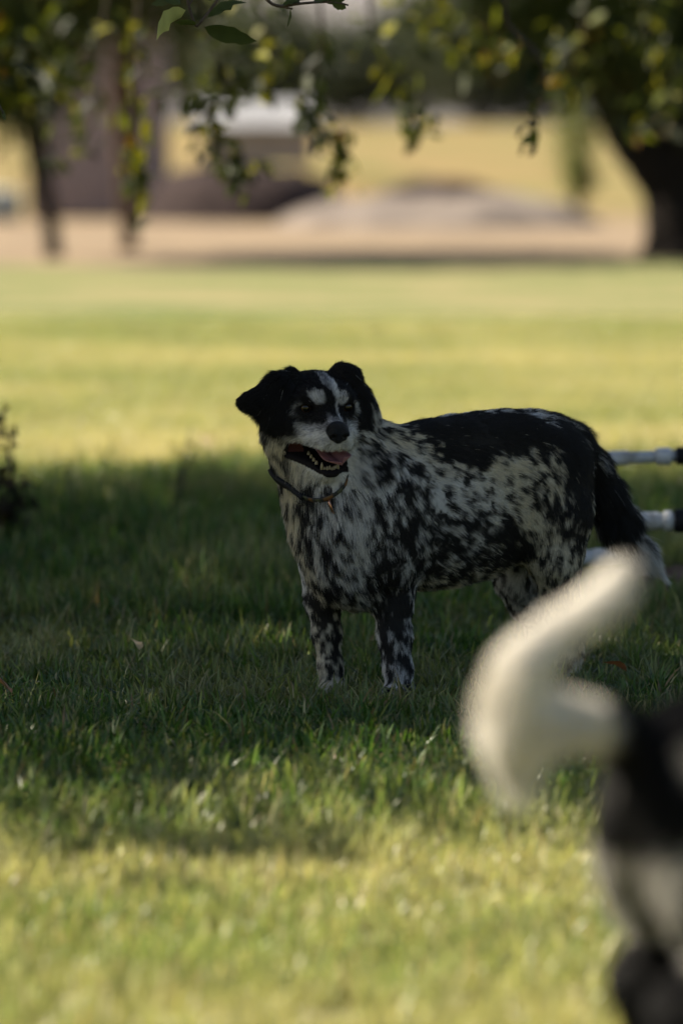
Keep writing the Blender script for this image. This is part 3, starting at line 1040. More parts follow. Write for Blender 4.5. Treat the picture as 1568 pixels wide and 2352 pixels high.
def pipe_thing(u0, u1, v0, v1, y, rpx, label, couplings, cap=True, y1=None):
    y1 = y1 or y
    a, b = P(u0, v0, y), P(u1, v1, y1)
    r = rpx * y / FPX
    t = empty('white_pipe', (float(a[0]), float(a[1]), float(a[2])))
    tag(t, label, 'pipe', 'white plastic pipes of the frame behind the dog')
    V, Q, T = tube_arrays([a, (a + b) / 2, b], [r, r, r], 24)
    mesh_np('tube', V, [Q, T], M_PVC, t)
    for (f0, f1, k) in couplings:
        p0, p1 = a + (b - a) * f0, a + (b - a) * f1
        e = (p1 - p0) * 0.06
        V, Q, T = tube_arrays([p0, p0 + e, p1 - e, p1], [r * (k - 0.06), r * k, r * k, r * (k - 0.06)], 24)
        mesh_np('coupling', V, [Q, T], M_PVC, t)
    if cap:
        d = (b - a) / np.linalg.norm(b - a)
        V, Q, T = tube_arrays([b - d * 0.005, b, b + d * 0.045, b + d * 0.05], [r * 1.25, r * 1.45, r * 1.45, r * 1.2], 24)
        mesh_np('end_joint', V, [Q, T], M_BLACKP, t)
    return t


YPV = 8.25
pipe_thing(1180, 1556, 1062, 1047, YPV, 14.5, 'top white plastic pipe behind the dog tail, on the frame', [(0.42, 0.70, 1.22), (0.865, 0.955, 1.42)])
pipe_thing(1408, 1552, 1198, 1196, 8.0, 19, 'short middle white plastic pipe right of the dog tail', [(0.35, 0.72, 1.14), (0.80, 0.93, 1.28)])
pipe_thing(1190, 1452, 1284, 1278, 8.05, 17.5, 'lowest white plastic pipe, lying behind the hind leg', [(0.66, 0.99, 1.18)], cap=False)
# the black upright that holds the pipe ends, just out of frame on the right
up = P(1580, 1040, 8.12)
ub = P(1580, 1200, 8.12)
V, Q, T = tube_arrays([(up[0] + .03, 8.12, 0.0), (up[0] + .03, 8.12, 0.3), (up[0] + .03, 8.12, up[2] + 0.12)], [0.022, 0.022, 0.022], 16)
upost = mesh_np('frame_post', V, [Q, T], M_BLACKP)
tag(upost, 'black upright post holding the white pipe ends at the right', 'post')

# =================================================================== soil
o = mound('soil_patch', 0.30, 8.85, 0.27, 0.50, 0.045, M_SOIL, 5, rough=0.5, nseg=40, nr=12, noise=4)
tag(o, 'low mound of bare brown soil behind the dog under its belly', 'soil', kind='structure')
o = mound('soil_patch', 0.80, 8.60, 0.27, 0.27, 0.035, M_SOIL, 8, rough=0.5, nseg=40, nr=12, noise=4)
tag(o, 'patch of bare brown soil below the dog tail at the right', 'soil', kind='structure')

# =================================================================== weeds and fallen leaves
M_WEED = mat_leaf('weed_leaf', 0.2)
g4 = np.random.default_rng(90)


def weed(u, vbase, y, stems, label, pal, leafsize, n, spread, cat='weed'):
    b = P(u, vbase, y)
    t = empty('weed', (float(b[0]), y, 0))
    tag(t, label, cat)
    items = []
    cs = []
    for (du, v0, du2, v1) in stems:
        ch = [(b[0], y, -0.01), P(u + du * 0.5, (vbase + v0) / 2, y), P(u + du, v0, y), P(u + du2, v1, y)]
        items.append(limb(ch, [0.004, 0.0035, 0.0028, 0.0015], 16, 6))
        q, _ = smooth_chain(ch, [1] * 4, 40)
        k = g4.integers(6, 40, n)
        cs.append(q[k] + g4.normal(0, spread, (n, 3)))
    V, F = join_arrays(items)
    mesh_np('stem', V, F, M_TWIG, t)
    leaf_cloud('foliage', np.concatenate(cs), leafsize, M_WEED, t, g4, pal, [1 / len(pal)] * len(pal), droop=-0.3)
    return t


weed(14, 1262, 9.4, [(2, 1150, -4, 915), (14, 1180, 18, 1010), (-14, 1180, -20, 960), (30, 1200, 44, 1120)], 'dark weed with brownish red seed heads at the left edge',
     [(0.035, 0.022, 0.016), (0.05, 0.035, 0.02), (0.03, 0.035, 0.015)], 0.035, 55, 0.011)
weed(408, 1150, 10.2, [(12, 1060, 30, 980), (20, 1075, 48, 1020)], 'thin lone grass stalk with a small seed head left of the dog', [(0.16, 0.15, 0.07), (0.10, 0.11, 0.04)], 0.014, 7, 0.004, 'stalk')


def fallen(u, v, size, rot, col, label, lift=0.05):
    r = ray(u, v)
    k = (lift - CAM_H) / r[2]
    p = np.array((0, 0, CAM_H)) + r * k
    me = leaf_piece('fallen_leaf', 1.0, 0.5, 0.2, M_LEAF, col, int(u))
    o = bpy.data.objects.new('fallen_leaf', me)
    COL.objects.link(o)
    o.location = p
    o.rotation_euler = (R(35), R(20), rot)
    o.scale = (size, size, size)
    return tag(o, label, 'leaf', 'dry leaves fallen on the lawn')


fallen(320, 1492, 0.045, 0.6, (0.50, 0.40, 0.26), 'pale tan dry leaf lying upright in the shaded grass left of the dog')
fallen(30, 2536 * 0.6272, 0.075, 1.3, (0.22, 0.12, 0.07), 'brown dry leaf on the grass at the left edge', 0.03)
fallen(1438, 1541, 0.05, 2.0, (0.26, 0.10, 0.05), 'reddish dry leaf right of the white tail', 0.03)

# =================================================================== animal kit
# a body is one continuous surface: smooth union of tapered limbs and ellipsoids
def prim_cone(a, b, ra, rb, k=0.03, flow=None, fur=0.018, ops='add'):
    a, b = np.asarray(a, float), np.asarray(b, float)
    if flow is None:
        flow = b - a
    flow = np.asarray(flow, float)
    return dict(t='cone', a=a, b=b, ra=ra, rb=rb, k=k, flow=flow / (np.linalg.norm(flow) + 1e-9), fur=fur, op=ops)


def prim_ell(c, axes, r, k=0.03, flow=(0, 0, -1), fur=0.018, ops='add'):
    flow = np.asarray(flow, float)
    return dict(t='ell', c=np.asarray(c, float), A=np.asarray(axes, float), r=np.asarray(r, float), k=k, flow=flow / (np.linalg.norm(flow) + 1e-9), fur=fur, op=ops)


def prim_chain(pts, rads, k=0.02, fur=0.012):
    return [prim_cone(pts[i], pts[i + 1], rads[i], rads[i + 1], k, None, fur) for i in range(len(pts) - 1)]


def prim_d(p, X):
    if p['t'] == 'cone':
        ab = p['b'] - p['a']
        w = X - p['a'].astype(X.dtype)
        t = np.clip((w @ ab.astype(X.dtype)) / float(ab @ ab), 0, 1)
        q = w - t[..., None] * ab.astype(X.dtype)
        return np.sqrt((q * q).sum(-1)) - (p['ra'] + t * (p['rb'] - p['ra']))
    if p['t'] == 'ell':
        w = (X - p['c'].astype(X.dtype)) @ p['A'].T.astype(X.dtype)
        k0 = np.sqrt(((w / p['r'].astype(X.dtype)) ** 2).sum(-1)) + 1e-9
        k1 = np.sqrt(((w / (p['r'] ** 2).astype(X.dtype)) ** 2).sum(-1)) + 1e-9
        return k0 * (k0 - 1) / k1
    return p['f'](X)


def prim_bounds(p, pad):
    if p['t'] == 'cone':
        m = max(p['ra'], p['rb']) + pad
        return np.minimum(p['a'], p['b']) - m, np.maximum(p['a'], p['b']) + m
    if p['t'] == 'ell':
        m = p['r'].max() + pad
        return p['c'] - m, p['c'] + m
    return p['lo'], p['hi']


def eval_field(prims, xs, ys, zs):
    D = np.full((len(xs), len(ys), len(zs)), 0.08, np.float32)
    for p in prims:
        lo, hi = prim_bounds(p, 0.05)
        i0, i1 = np.searchsorted(xs, lo[0]), np.searchsorted(xs, hi[0])
        j0, j1 = np.searchsorted(ys, lo[1]), np.searchsorted(ys, hi[1])
        k0, k1 = np.searchsorted(zs, lo[2]), np.searchsorted(zs, hi[2])
        if i1 <= i0 or j1 <= j0 or k1 <= k0:
            continue
        X = np.stack(np.meshgrid(xs[i0:i1], ys[j0:j1], zs[k0:k1], indexing='ij'), -1).astype(np.float32)
        d = prim_d(p, X).astype(np.float32)
        S = D[i0:i1, j0:j1, k0:k1]
        k = p['k']
        if p['op'] == 'add':
            h = np.maximum(k - np.abs(S - d), 0) / k
            D[i0:i1, j0:j1, k0:k1] = np.minimum(S, d) - h * h * k * 0.25
        else:
            d = -d
            h = np.maximum(k - np.abs(S - d), 0) / k
            D[i0:i1, j0:j1, k0:k1] = np.maximum(S, d) + h * h * k * 0.25
    return D


def surface_nets(D, xs, ys, zs):
    neg = D < 0
    nx, ny, nz = D.shape
    cnt = np.zeros((nx - 1, ny - 1, nz - 1), np.int8)
    for dx in (0, 1):
        for dy in (0, 1):
            for dz in (0, 1):
                cnt += neg[dx:nx - 1 + dx, dy:ny - 1 + dy, dz:nz - 1 + dz]
    act = np.argwhere((cnt > 0) & (cnt < 8))
    idx = np.full(cnt.shape, -1, np.int32)
    idx[act[:, 0], act[:, 1], act[:, 2]] = np.arange(len(act))
    corners = [(dx, dy, dz) for dx in (0, 1) for dy in (0, 1) for dz in (0, 1)]
    cv = {c: D[act[:, 0] + c[0], act[:, 1] + c[1], act[:, 2] + c[2]] for c in corners}
    axs = (xs, ys, zs)
    cp = {c: np.stack([axs[a][act[:, a] + c[a]] for a in range(3)], 1) for c in corners}
    S = np.zeros((len(act), 3))
    W = np.zeros(len(act))
    for c in corners:
        for a in range(3):
            if c[a] == 0:
                e = list(c)
                e[a] = 1
                e = tuple(e)
                v0, v1 = cv[c], cv[e]
                m = (v0 < 0) != (v1 < 0)
                t = np.where(m, v0 / np.where(m, v0 - v1, 1), 0)[:, None]
                S += np.where(m[:, None], cp[c] + (cp[e] - cp[c]) * t, 0)
                W += m
    V = S / W[:, None]
    quads = []
    for a in range(3):
        b, c = (a + 1) % 3, (a + 2) % 3
        sl0 = [slice(None)] * 3
        sl1 = [slice(None)] * 3
        sl0[a] = slice(0, -1)
        sl1[a] = slice(1, None)
        n0 = neg[tuple(sl0)]
        n1 = neg[tuple(sl1)]
        e = np.argwhere(n0 != n1)
        sh = np.array(cnt.shape)
        e = e[(e[:, b] > 0) & (e[:, c] > 0) & (e[:, b] < sh[b]) & (e[:, c] < sh[c])]
        s = n0[e[:, 0], e[:, 1], e[:, 2]]

        def at(ob, oc):
            q = e.copy()
            q[:, b] += ob
            q[:, c] += oc
            return idx[q[:, 0], q[:, 1], q[:, 2]]
        q = np.stack([at(-1, -1), at(0, -1), at(0, 0), at(-1, 0)], 1)
        q[~s] = q[~s][:, ::-1]
        quads.append(q)
    return V, np.concatenate(quads)


def relax(V, F, it=2, lam=0.5):
    n = len(V)
    e = np.concatenate([F[:, [0, 1]], F[:, [1, 2]], F[:, [2, 3]], F[:, [3, 0]]])
    e = np.concatenate([e, e[:, ::-1]])
    deg = np.bincount(e[:, 0], minlength=n).astype(float)[:, None]
    for _ in range(it):
        s = np.stack([np.bincount(e[:, 0], weights=V[e[:, 1], a], minlength=n) for a in range(3)], 1)
        V = V + lam * (s / np.maximum(deg, 1) - V)
    return V


def vert_normals(V, F):
    d1 = V[F[:, 2]] - V[F[:, 0]]
    d2 = V[F[:, 3]] - V[F[:, 1]]
    fn = np.cross(d1, d2)
    Nn = np.zeros_like(V)
    for c in range(4):
        for a in range(3):
            Nn[:, a] += np.bincount(F[:, c], weights=fn[:, a], minlength=len(V))
    return Nn / (np.linalg.norm(Nn, axis=1)[:, None] + 1e-12)


def axis_grid(lo, hi, step, fine):
    """rectilinear spacing: 'fine' = (lo, hi, step) zone inside a coarser range"""
    out = [lo]
    x = lo
    while x < hi:
        x += fine[2] if fine and fine[0] <= x < fine[1] else step
        out.append(x)
    return np.array(out)


def build_body(prims, lo, hi, step, fine=None):
    fx, fy, fz = fine or (None, None, None)
    xs, ys, zs = axis_grid(lo[0], hi[0], step, fx), axis_grid(lo[1], hi[1], step, fy), axis_grid(lo[2], hi[2], step, fz)
    D = eval_field(prims, xs, ys, zs)
    V, F = surface_nets(D, xs, ys, zs)
    return V, F


def prim_blend(prims, X, sigma=0.008):
    """fur flow and fur length at points X, blended from the nearest limbs"""
    fl = np.zeros((len(X), 3))
    ln = np.zeros(len(X))
    wt = np.zeros(len(X))
    for p in prims:
        if p['op'] != 'add':
            continue
        d = prim_d(p, X.astype(np.float64))
        w = np.exp(-np.clip(d + 0.02, -0.03, 0.4) / sigma) + 1e-12
        fl += w[:, None] * p['flow']
        ln += w * p['fur']
        wt += w
    fl /= np.linalg.norm(fl, axis=1)[:, None] + 1e-9
    return fl, ln / wt


def mat_coat(name, rough=0.55, spec=0.35):
    m, nt, out = new_mat(name)
    at = N(nt, 'ShaderNodeAttribute')
    at.attribute_name = 'Col'
    b = N(nt, 'ShaderNodeBsdfPrincipled')
    b.inputs['Roughness'].default_value = rough
    b.inputs['Specular IOR Level'].default_value = spec
    nt.links.new(at.outputs['Color'], b.inputs['Base Color'])
    nt.links.new(b.outputs['BSDF'], out.inputs['Surface'])
    return m


def mat_hair(name):
    m, nt, out = new_mat(name)
    at = N(nt, 'ShaderNodeAttribute')
    at.attribute_name = 'Col'
    b = N(nt, 'ShaderNodeBsdfPrincipled')
    b.inputs['Roughness'].default_value = 0.5
    b.inputs['Specular IOR Level'].default_value = 0.22
    nt.links.new(at.outputs['Color'], b.inputs['Base Color'])
    t = N(nt, 'ShaderNodeBsdfTranslucent')
    nt.links.new(at.outputs['Color'], t.inputs['Color'])
    ms = N(nt, 'ShaderNodeMixShader')
    ms.inputs[0].default_value = 0.25
    nt.links.new(b.outputs['BSDF'], ms.inputs[1])
    nt.links.new(t.outputs['BSDF'], ms.inputs[2])
    nt.links.new(ms.outputs[0], out.inputs['Surface'])
    return m


def grow_fur(name, V, F, Nn, flow, length, count, colour_fn, mat, parent, g, mask=None, lift=0.35, rad=0.00045, jitter=0.25, curl=0.0, clump=0.0, npts=4, density=None):
    T = np.concatenate([F[:, [0, 1, 2]], F[:, [0, 2, 3]]])
    ar = 0.5 * np.linalg.norm(np.cross(V[T[:, 1]] - V[T[:, 0]], V[T[:, 2]] - V[T[:, 0]]), axis=1)
    w = ar.copy()
    if mask is not None:
        w = w * mask[T].mean(1)
    if density is not None:
        w = w * density[T].mean(1)
    ti = g.choice(len(T), count, p=w / w.sum())
    r1, r2 = g.random(count), g.random(count)
    s = np.sqrt(r1)
    B = np.stack([1 - s, s * (1 - r2), s * r2], 1)
    tv = T[ti]
    pos = (V[tv] * B[:, :, None]).sum(1)
    nr = (Nn[tv] * B[:, :, None]).sum(1)
    nr /= np.linalg.norm(nr, axis=1)[:, None] + 1e-9
    fl = (flow[tv] * B[:, :, None]).sum(1)
    ln = (length[tv] * B).sum(1)
    fl = fl - nr * (fl * nr).sum(1)[:, None]
    fl /= np.linalg.norm(fl, axis=1)[:, None] + 1e-9
    # gentle wander of the coat, shared by neighbouring hairs
    wnd = np.stack([fbm(pos, 28, 3, 2), fbm(pos, 28, 5, 2), fbm(pos, 28, 9, 2)], 1) - 0.5
    wn2 = np.stack([vnoise(pos, 150, 23), vnoise(pos, 150, 25), vnoise(pos, 150, 29)], 1) - 0.5
    d = fl + nr * (lift * g.uniform(0.5, 1.5, (count, 1))) + wnd * 0.9 + wn2 * (0.5 + clump) + g.normal(0, jitter, (count, 3)) * 0.5
    d /= np.linalg.norm(d, axis=1)[:, None]
    # never into the skin
    dn = (d * nr).sum(1)
    d = d + nr * np.maximum(0.08 - dn, 0)[:, None]
    L = ln * g.uniform(0.6, 1.15, count)
    pts = np.zeros((count, npts, 3), np.float32)
    for i in range(npts):
        t = i / (npts - 1)
        bend = fl * (0.35 * t * t) - nr * (0.22 * lift * t * t) + np.array((0, 0, -0.18)) * t * t
        pts[:, i] = pos - nr * 0.001 + (d * t + bend * 0.8) * L[:, None]
    cu = bpy.data.hair_curves.new(name)
    cu.add_curves([npts] * count)
    cu.attributes['position'].data.foreach_set('vector', pts.reshape(-1))
    ra = cu.attributes.get('radius') or cu.attributes.new('radius', 'FLOAT', 'POINT')
    prof = np.linspace(1, 0.25, npts)
    rr = (rad * g.uniform(0.7, 1.3, count))[:, None] * prof[None]
    ra.data.foreach_set('value', rr.astype(np.float32).ravel())
    cols = colour_fn(pos, nr, g)
    c4 = np.ones((count, npts, 4), np.float32)
    c4[:, :, :3] = cols[:, None, :]
    ca = cu.attributes.new('Col', 'FLOAT_COLOR', 'POINT')
    ca.data.foreach_set('color', c4.ravel())
    cu.materials.append(mat)
    o = bpy.data.objects.new(name, cu)
    COL.objects.link(o)
    o.parent = parent
    o['kind'] = 'stuff'
    return o


M_SKIN = mat_coat('coat_skin', 0.85, 0.04)
M_HAIR = mat_hair('coat_hair')

# =================================================================== the spotted dog
O0 = np.array((0.041, 6.917, 0.0))
BK = np.array((math.cos(R(32)), math.sin(R(32)), 0.0))       # towards the tail
LF = np.array((math.sin(R(32)), -math.cos(R(32)), 0.0))      # dog's left, towards the camera
UPV = np.array((0, 0, 1.0))
BODY_AX = np.stack([BK, LF, UPV])


def D(s, w, z):
    return O0 + s * BK + w * LF + z * UPV


def tilt_axes(ax, ang):
    """pitch about the lateral axis: positive lifts the tail end"""
    c, s = math.cos(ang), math.sin(ang)
    return np.stack([ax[0] * c + ax[2] * s, ax[1], -ax[0] * s + ax[2] * c])


# head frame: x to the picture's right, y towards the nose, z up
HY, HP = R(18), R(9)
HR = np.array((math.cos(HY), math.sin(HY), 0))
HF = np.array((math.sin(HY) * math.cos(HP), -math.cos(HY) * math.cos(HP), -math.sin(HP)))
HU = np.array((math.sin(HY) * math.sin(HP), -math.cos(HY) * math.sin(HP), math.cos(HP)))
HAX = np.stack([HR, HF, HU])
HO = P(751, 936, 6.80)


def H(x, y, z):
    return HO + x * HR + y * HF + z * HU


def hloc(X):
    return (X - HO) @ HAX.T


hback = -HF * 0.9 + np.array((0, 0, -0.15))
dn = np.array((0, 0, -1.0))
prims = []
A = prims.append
# trunk
A(prim_ell(D(0.005, 0, .325), BODY_AX, (.115, .100, .150), .05, BK * .6 + dn * .9, .012))
A(prim_ell(D(.13, 0, .340), BODY_AX, (.17, .116, .152), .05, BK * .9 + dn * .45, .0105))
A(prim_ell(D(.26, 0, .366), tilt_axes(BODY_AX, 0.06), (.17, .110, .140), .05, BK * .9 + dn * .4, .0105))
A(prim_ell(D(.20, 0, .302), BODY_AX, (.15, .092, .100), .05, BK * .9 + dn * .5, .016))
A(prim_ell(D(.372, 0, .388), BODY_AX, (.115, .098, .112), .05, BK * .8 + dn * .6, .013))
A(prim_ell(D(-.06, 0, .315), BODY_AX, (.060, .078, .095), .05, dn + BK * .2, .018))
A(prim_ell(D(-.02, 0, .235), BODY_AX, (.075, .075, .070), .05, dn * .7 + BK * .6, .016))
# shoulders
A(prim_ell(D(.015, .082, .320), BODY_AX, (.058, .034, .110), .035, dn + BK * .3, .011))
A(prim_ell(D(-.01, -.082, .320), BODY_AX, (.058, .034, .110), .035, dn + BK * .3, .011))
# neck
A(prim_cone(H(0, -.080, -.034), D(.02, 0, .372), .070, .092, .05, None, .018))
A(prim_cone(H(0, -.040, -.085), D(-.045, 0, .335), .050, .085, .05, None, .018))
A(prim_cone(H(-.045, -.070, -.070), D(-.045, -.045, .320), .043, .062, .04, None, .016))
NECK_N = len(prims)
# front legs
prims += prim_chain([P(738, 1300, 6.965), P(742, 1380, 6.96), P(750, 1455, 6.955), P(759, 1530, 6.95), P(763, 1572, 6.945)], [.042, .0290, .0220, .0185, .0195], .025, .008)
A(prim_ell(P(763, 1583, 6.932), BODY_AX, (.034, .024, .017), .015, -BK, .007))
prims += prim_chain([P(898, 1280, 6.905), P(902, 1380, 6.90), P(906, 1460, 6.895), P(914, 1535, 6.892), P(916, 1578, 6.888)], [.050, .0325, .0265, .0220, .0230], .025, .008)
A(prim_ell(P(914, 1592, 6.876), BODY_AX, (.036, .026, .018), .015, -BK, .007))
# hind legs
A(prim_ell(D(.362, .070, .330), BODY_AX, (.077, .042, .115), .04, dn + BK * .25, .012))
A(prim_ell(D(.375, -.070, .330), BODY_AX, (.085, .042, .115), .04, dn + BK * .25, .012))
prims += prim_chain([P(1283, 1190, 7.06), P(1274, 1285, 7.055), P(1286, 1365, 7.08), P(1308, 1440, 7.12), P(1306, 1500, 7.115), P(1300, 1548, 7.10)], [.060, .043, .031, .0235, .0200, .0210], .03, .009)
A(prim_ell(P(1290, 1561, 7.085), BODY_AX, (.036, .025, .017), .015, -BK, .007))
prims += prim_chain([P(1215, 1230, 7.17), P(1192, 1325, 7.18), P(1208, 1385, 7.21), P(1240, 1440, 7.25), P(1242, 1490, 7.245), P(1236, 1528, 7.235)], [.055, .042, .029, .021, .0185, .0195], .03, .009)
A(prim_ell(P(1228, 1538, 7.22), BODY_AX, (.034, .025, .017), .015, -BK, .007))
# tail
prims += prim_chain([P(1270, 1000, 7.16), P(1312, 1020, 7.19), P(1352, 1070, 7.215), P(1385, 1135, 7.235), P(1420, 1200, 7.245), P(1466, 1262, 7.25), P(1508, 1308, 7.25)],
                    [.034, .031, .029, .030, .028, .018, .005], .03, .030)
# head
A(prim_ell(H(0, -.060, .004), HAX, (.0635, .074, .047), .02, hback, .009))
A(prim_ell(H(0, -.018, .004), HAX, (.050, .034, .036), .02, hback + HU * .6, .006))
for sx in (-1, 1):
    A(prim_ell(H(sx * .027, -.010, .016), HAX, (.020, .017, .012), .014, HU + HR * sx * .6 - HF * .5, .007))     # brow
    A(prim_ell(H(sx * .046, -.034, -.034), HAX, (.030, .036, .036), .025, hback + HR * sx * .5, .011))             # cheek
    A(prim_ell(H(sx * .050, -.062, -.058), HAX, (.030, .036, .036), .03, hback + HR * sx * .5 + dn * .5, .016))    # ruff
    A(prim_ell(H(sx * .017, .036, -.053), HAX, (.0185, .030, .0205), .014, hback + HR * sx * .6 + dn * .6, .006))  # lip
    A(prim_ell(H(sx * .032, .000, -.050), HAX, (.021, .034, .022), .018, hback + HR * sx * .4, .009))
A(prim_cone(H(0, -.005, -.020), H(0, .050, -.031), .0285, .0195, .018, hback, .005))
A(prim_cone(H(0, -.005, -.040), H(0, .046, -.046), .036, .0235, .018, hback, .006))
# lower jaw
A(prim_cone(H(0, -.055, -.085), H(0, .000, -.103), .040, .0265, .02, hback + dn * .4, .012))
A(prim_cone(H(0, .000, -.104), H(0.001, .031, -.1075), .0250, .0165, .012, hback + dn * .5, .008))


# mouth: the open wedge between the jaws
def mouth_d(X):
    q = (X - HO.astype(X.dtype)) @ HAX.T.astype(X.dtype)
    x, y, z = q[..., 0], q[..., 1], q[..., 2]
    up_ = -0.0600 - 0.040 * np.clip(y + .05, 0, .1) + 0.0 * x
    lo_ = -0.0630 - 0.0425 * np.sqrt(np.clip((y + .05) / .085, 0, 1.2))
    dish = 0.010 * np.clip(1 - (x / .022) ** 2, 0, 1) * np.clip((y + .05) / .03, 0, 1)
    lo_ = lo_ - dish * np.clip((.030 - y) / .01, 0, 1)
    up_ = up_ + 0.010 * np.clip(1 - (x / .024) ** 2, 0, 1) * np.clip((y + .05) / .03, 0, 1) * np.clip((.042 - y) / .012, 0, 1)
    d = np.maximum(z - up_, lo_ - z)
    d = np.maximum(d, -(y + .050 - 0.25 * np.maximum(0, .045 - np.abs(x))))
    d = np.maximum(d, np.abs(x) - np.where(x > 0, .0265, .062))
    return np.maximum(d, y - .12)


prims.append(dict(t='fn', f=mouth_d, lo=HO - .15, hi=HO + .15, k=0.004, op='sub', flow=dn, fur=0.0))
# eye openings
for sx in (-1, 1):
    A(prim_ell(H(sx * .0375, -.0035, .0080), HAX, (.0150, .0085, .0050), .006, HU, .004))
    A(prim_ell(H(sx * .0375, -.0045, -.0095), HAX, (.0150, .0080, .0045), .006, dn, .004))
    A(prim_ell(H(sx * .0380, .0060, -.0005), HAX, (.0122, .0150, .0078), .003, dn, 0, 'sub'))
# ears: folded flaps. left of the picture: tip flicks out; right: hangs down
ex = HR * -0.9 + HF * .25


def flap(c, along, across, r, k=.014, fur=.018, flow=None):
    along = np.asarray(along, float)
    along /= np.linalg.norm(along)
    nrm = np.cross(along, across)
    nrm /= np.linalg.norm(nrm)
    acr = np.cross(nrm, along)
    return prim_ell(c, np.stack([along, acr, nrm]), r, k, along if flow is None else flow, fur)


A(prim_cone(H(-.050, -.050, .043), H(-.080, -.048, .040), .017, .014, .016, None, .016))
A(flap(H(-.086, -.036, .005), -HU - HR * .18, HR + HF * .35, (.050, .035, .0120), .016, .016))
A(flap(H(-.075, -.034, -.010), -HU, HR + HF * .35, (.032, .026, .0115), .014, .016))
A(flap(H(-.112, -.040, .010), -HR - HU * .55, HU + HF * .2, (.036, .025, .0110), .014, .011))
A(flap(H(-.134, -.040, .006), -HR - HU * .2, HU + HF * .2, (.018, .016, .0105), .010, .008))
A(prim_cone(H(.038, -.056, .051), H(.058, -.054, .047), .015, .015, .016, None, .014))
A(flap(H(.066, -.046, .014), -HU + HR * .62, HR - HF * .6, (.052, .026, .0120), .016, .015))
A(flap(H(.085, -.046, -.014), -HU + HR * .42, HR - HF * .6, (.042, .025, .0115), .014, .015))
A(flap(H(.091, -.046, -.030), -HU + HR * .1, HR - HF * .6, (.026, .020, .0110), .012, .013))

hv = HO
BV, BF = build_body(prims, (-0.22, 6.66, -0.005), (0.64, 7.36, 0.62), 0.0055,
                    ((-0.165, 0.095, 0.0025), (6.66, 6.885, 0.0025), (0.385, 0.60, 0.0025)))
BV = relax(BV, BF, 2, 0.5)
BN = vert_normals(BV, BF)
bvh = BVHTree.FromPolygons([tuple(v) for v in BV], [tuple(int(i) for i in f) for f in BF])


def hit(u, v):
    r = ray(u, v)
    h = bvh.ray_cast(Vector((0, 0, CAM_H)), Vector(r).normalized(), 20)
    return None if h[0] is None else np.array(h[0])


FL, LN = prim_blend(prims, BV)
MD = mouth_d(BV)                       # distance to the mouth wedge
qh = hloc(BV)

# ---- coat pattern -----------------------------------------------------------
# blackness patches: (where, radius in mm, weight): + black, - white; set down on the body surface
BLOBS = []


def blob(u, v, r, wgt, stretch=None):
    p = hit(u, v)
    if p is not None:
        BLOBS.append((p, r / 1250.0, wgt * (1.5 if wgt > .85 else 1.0)))


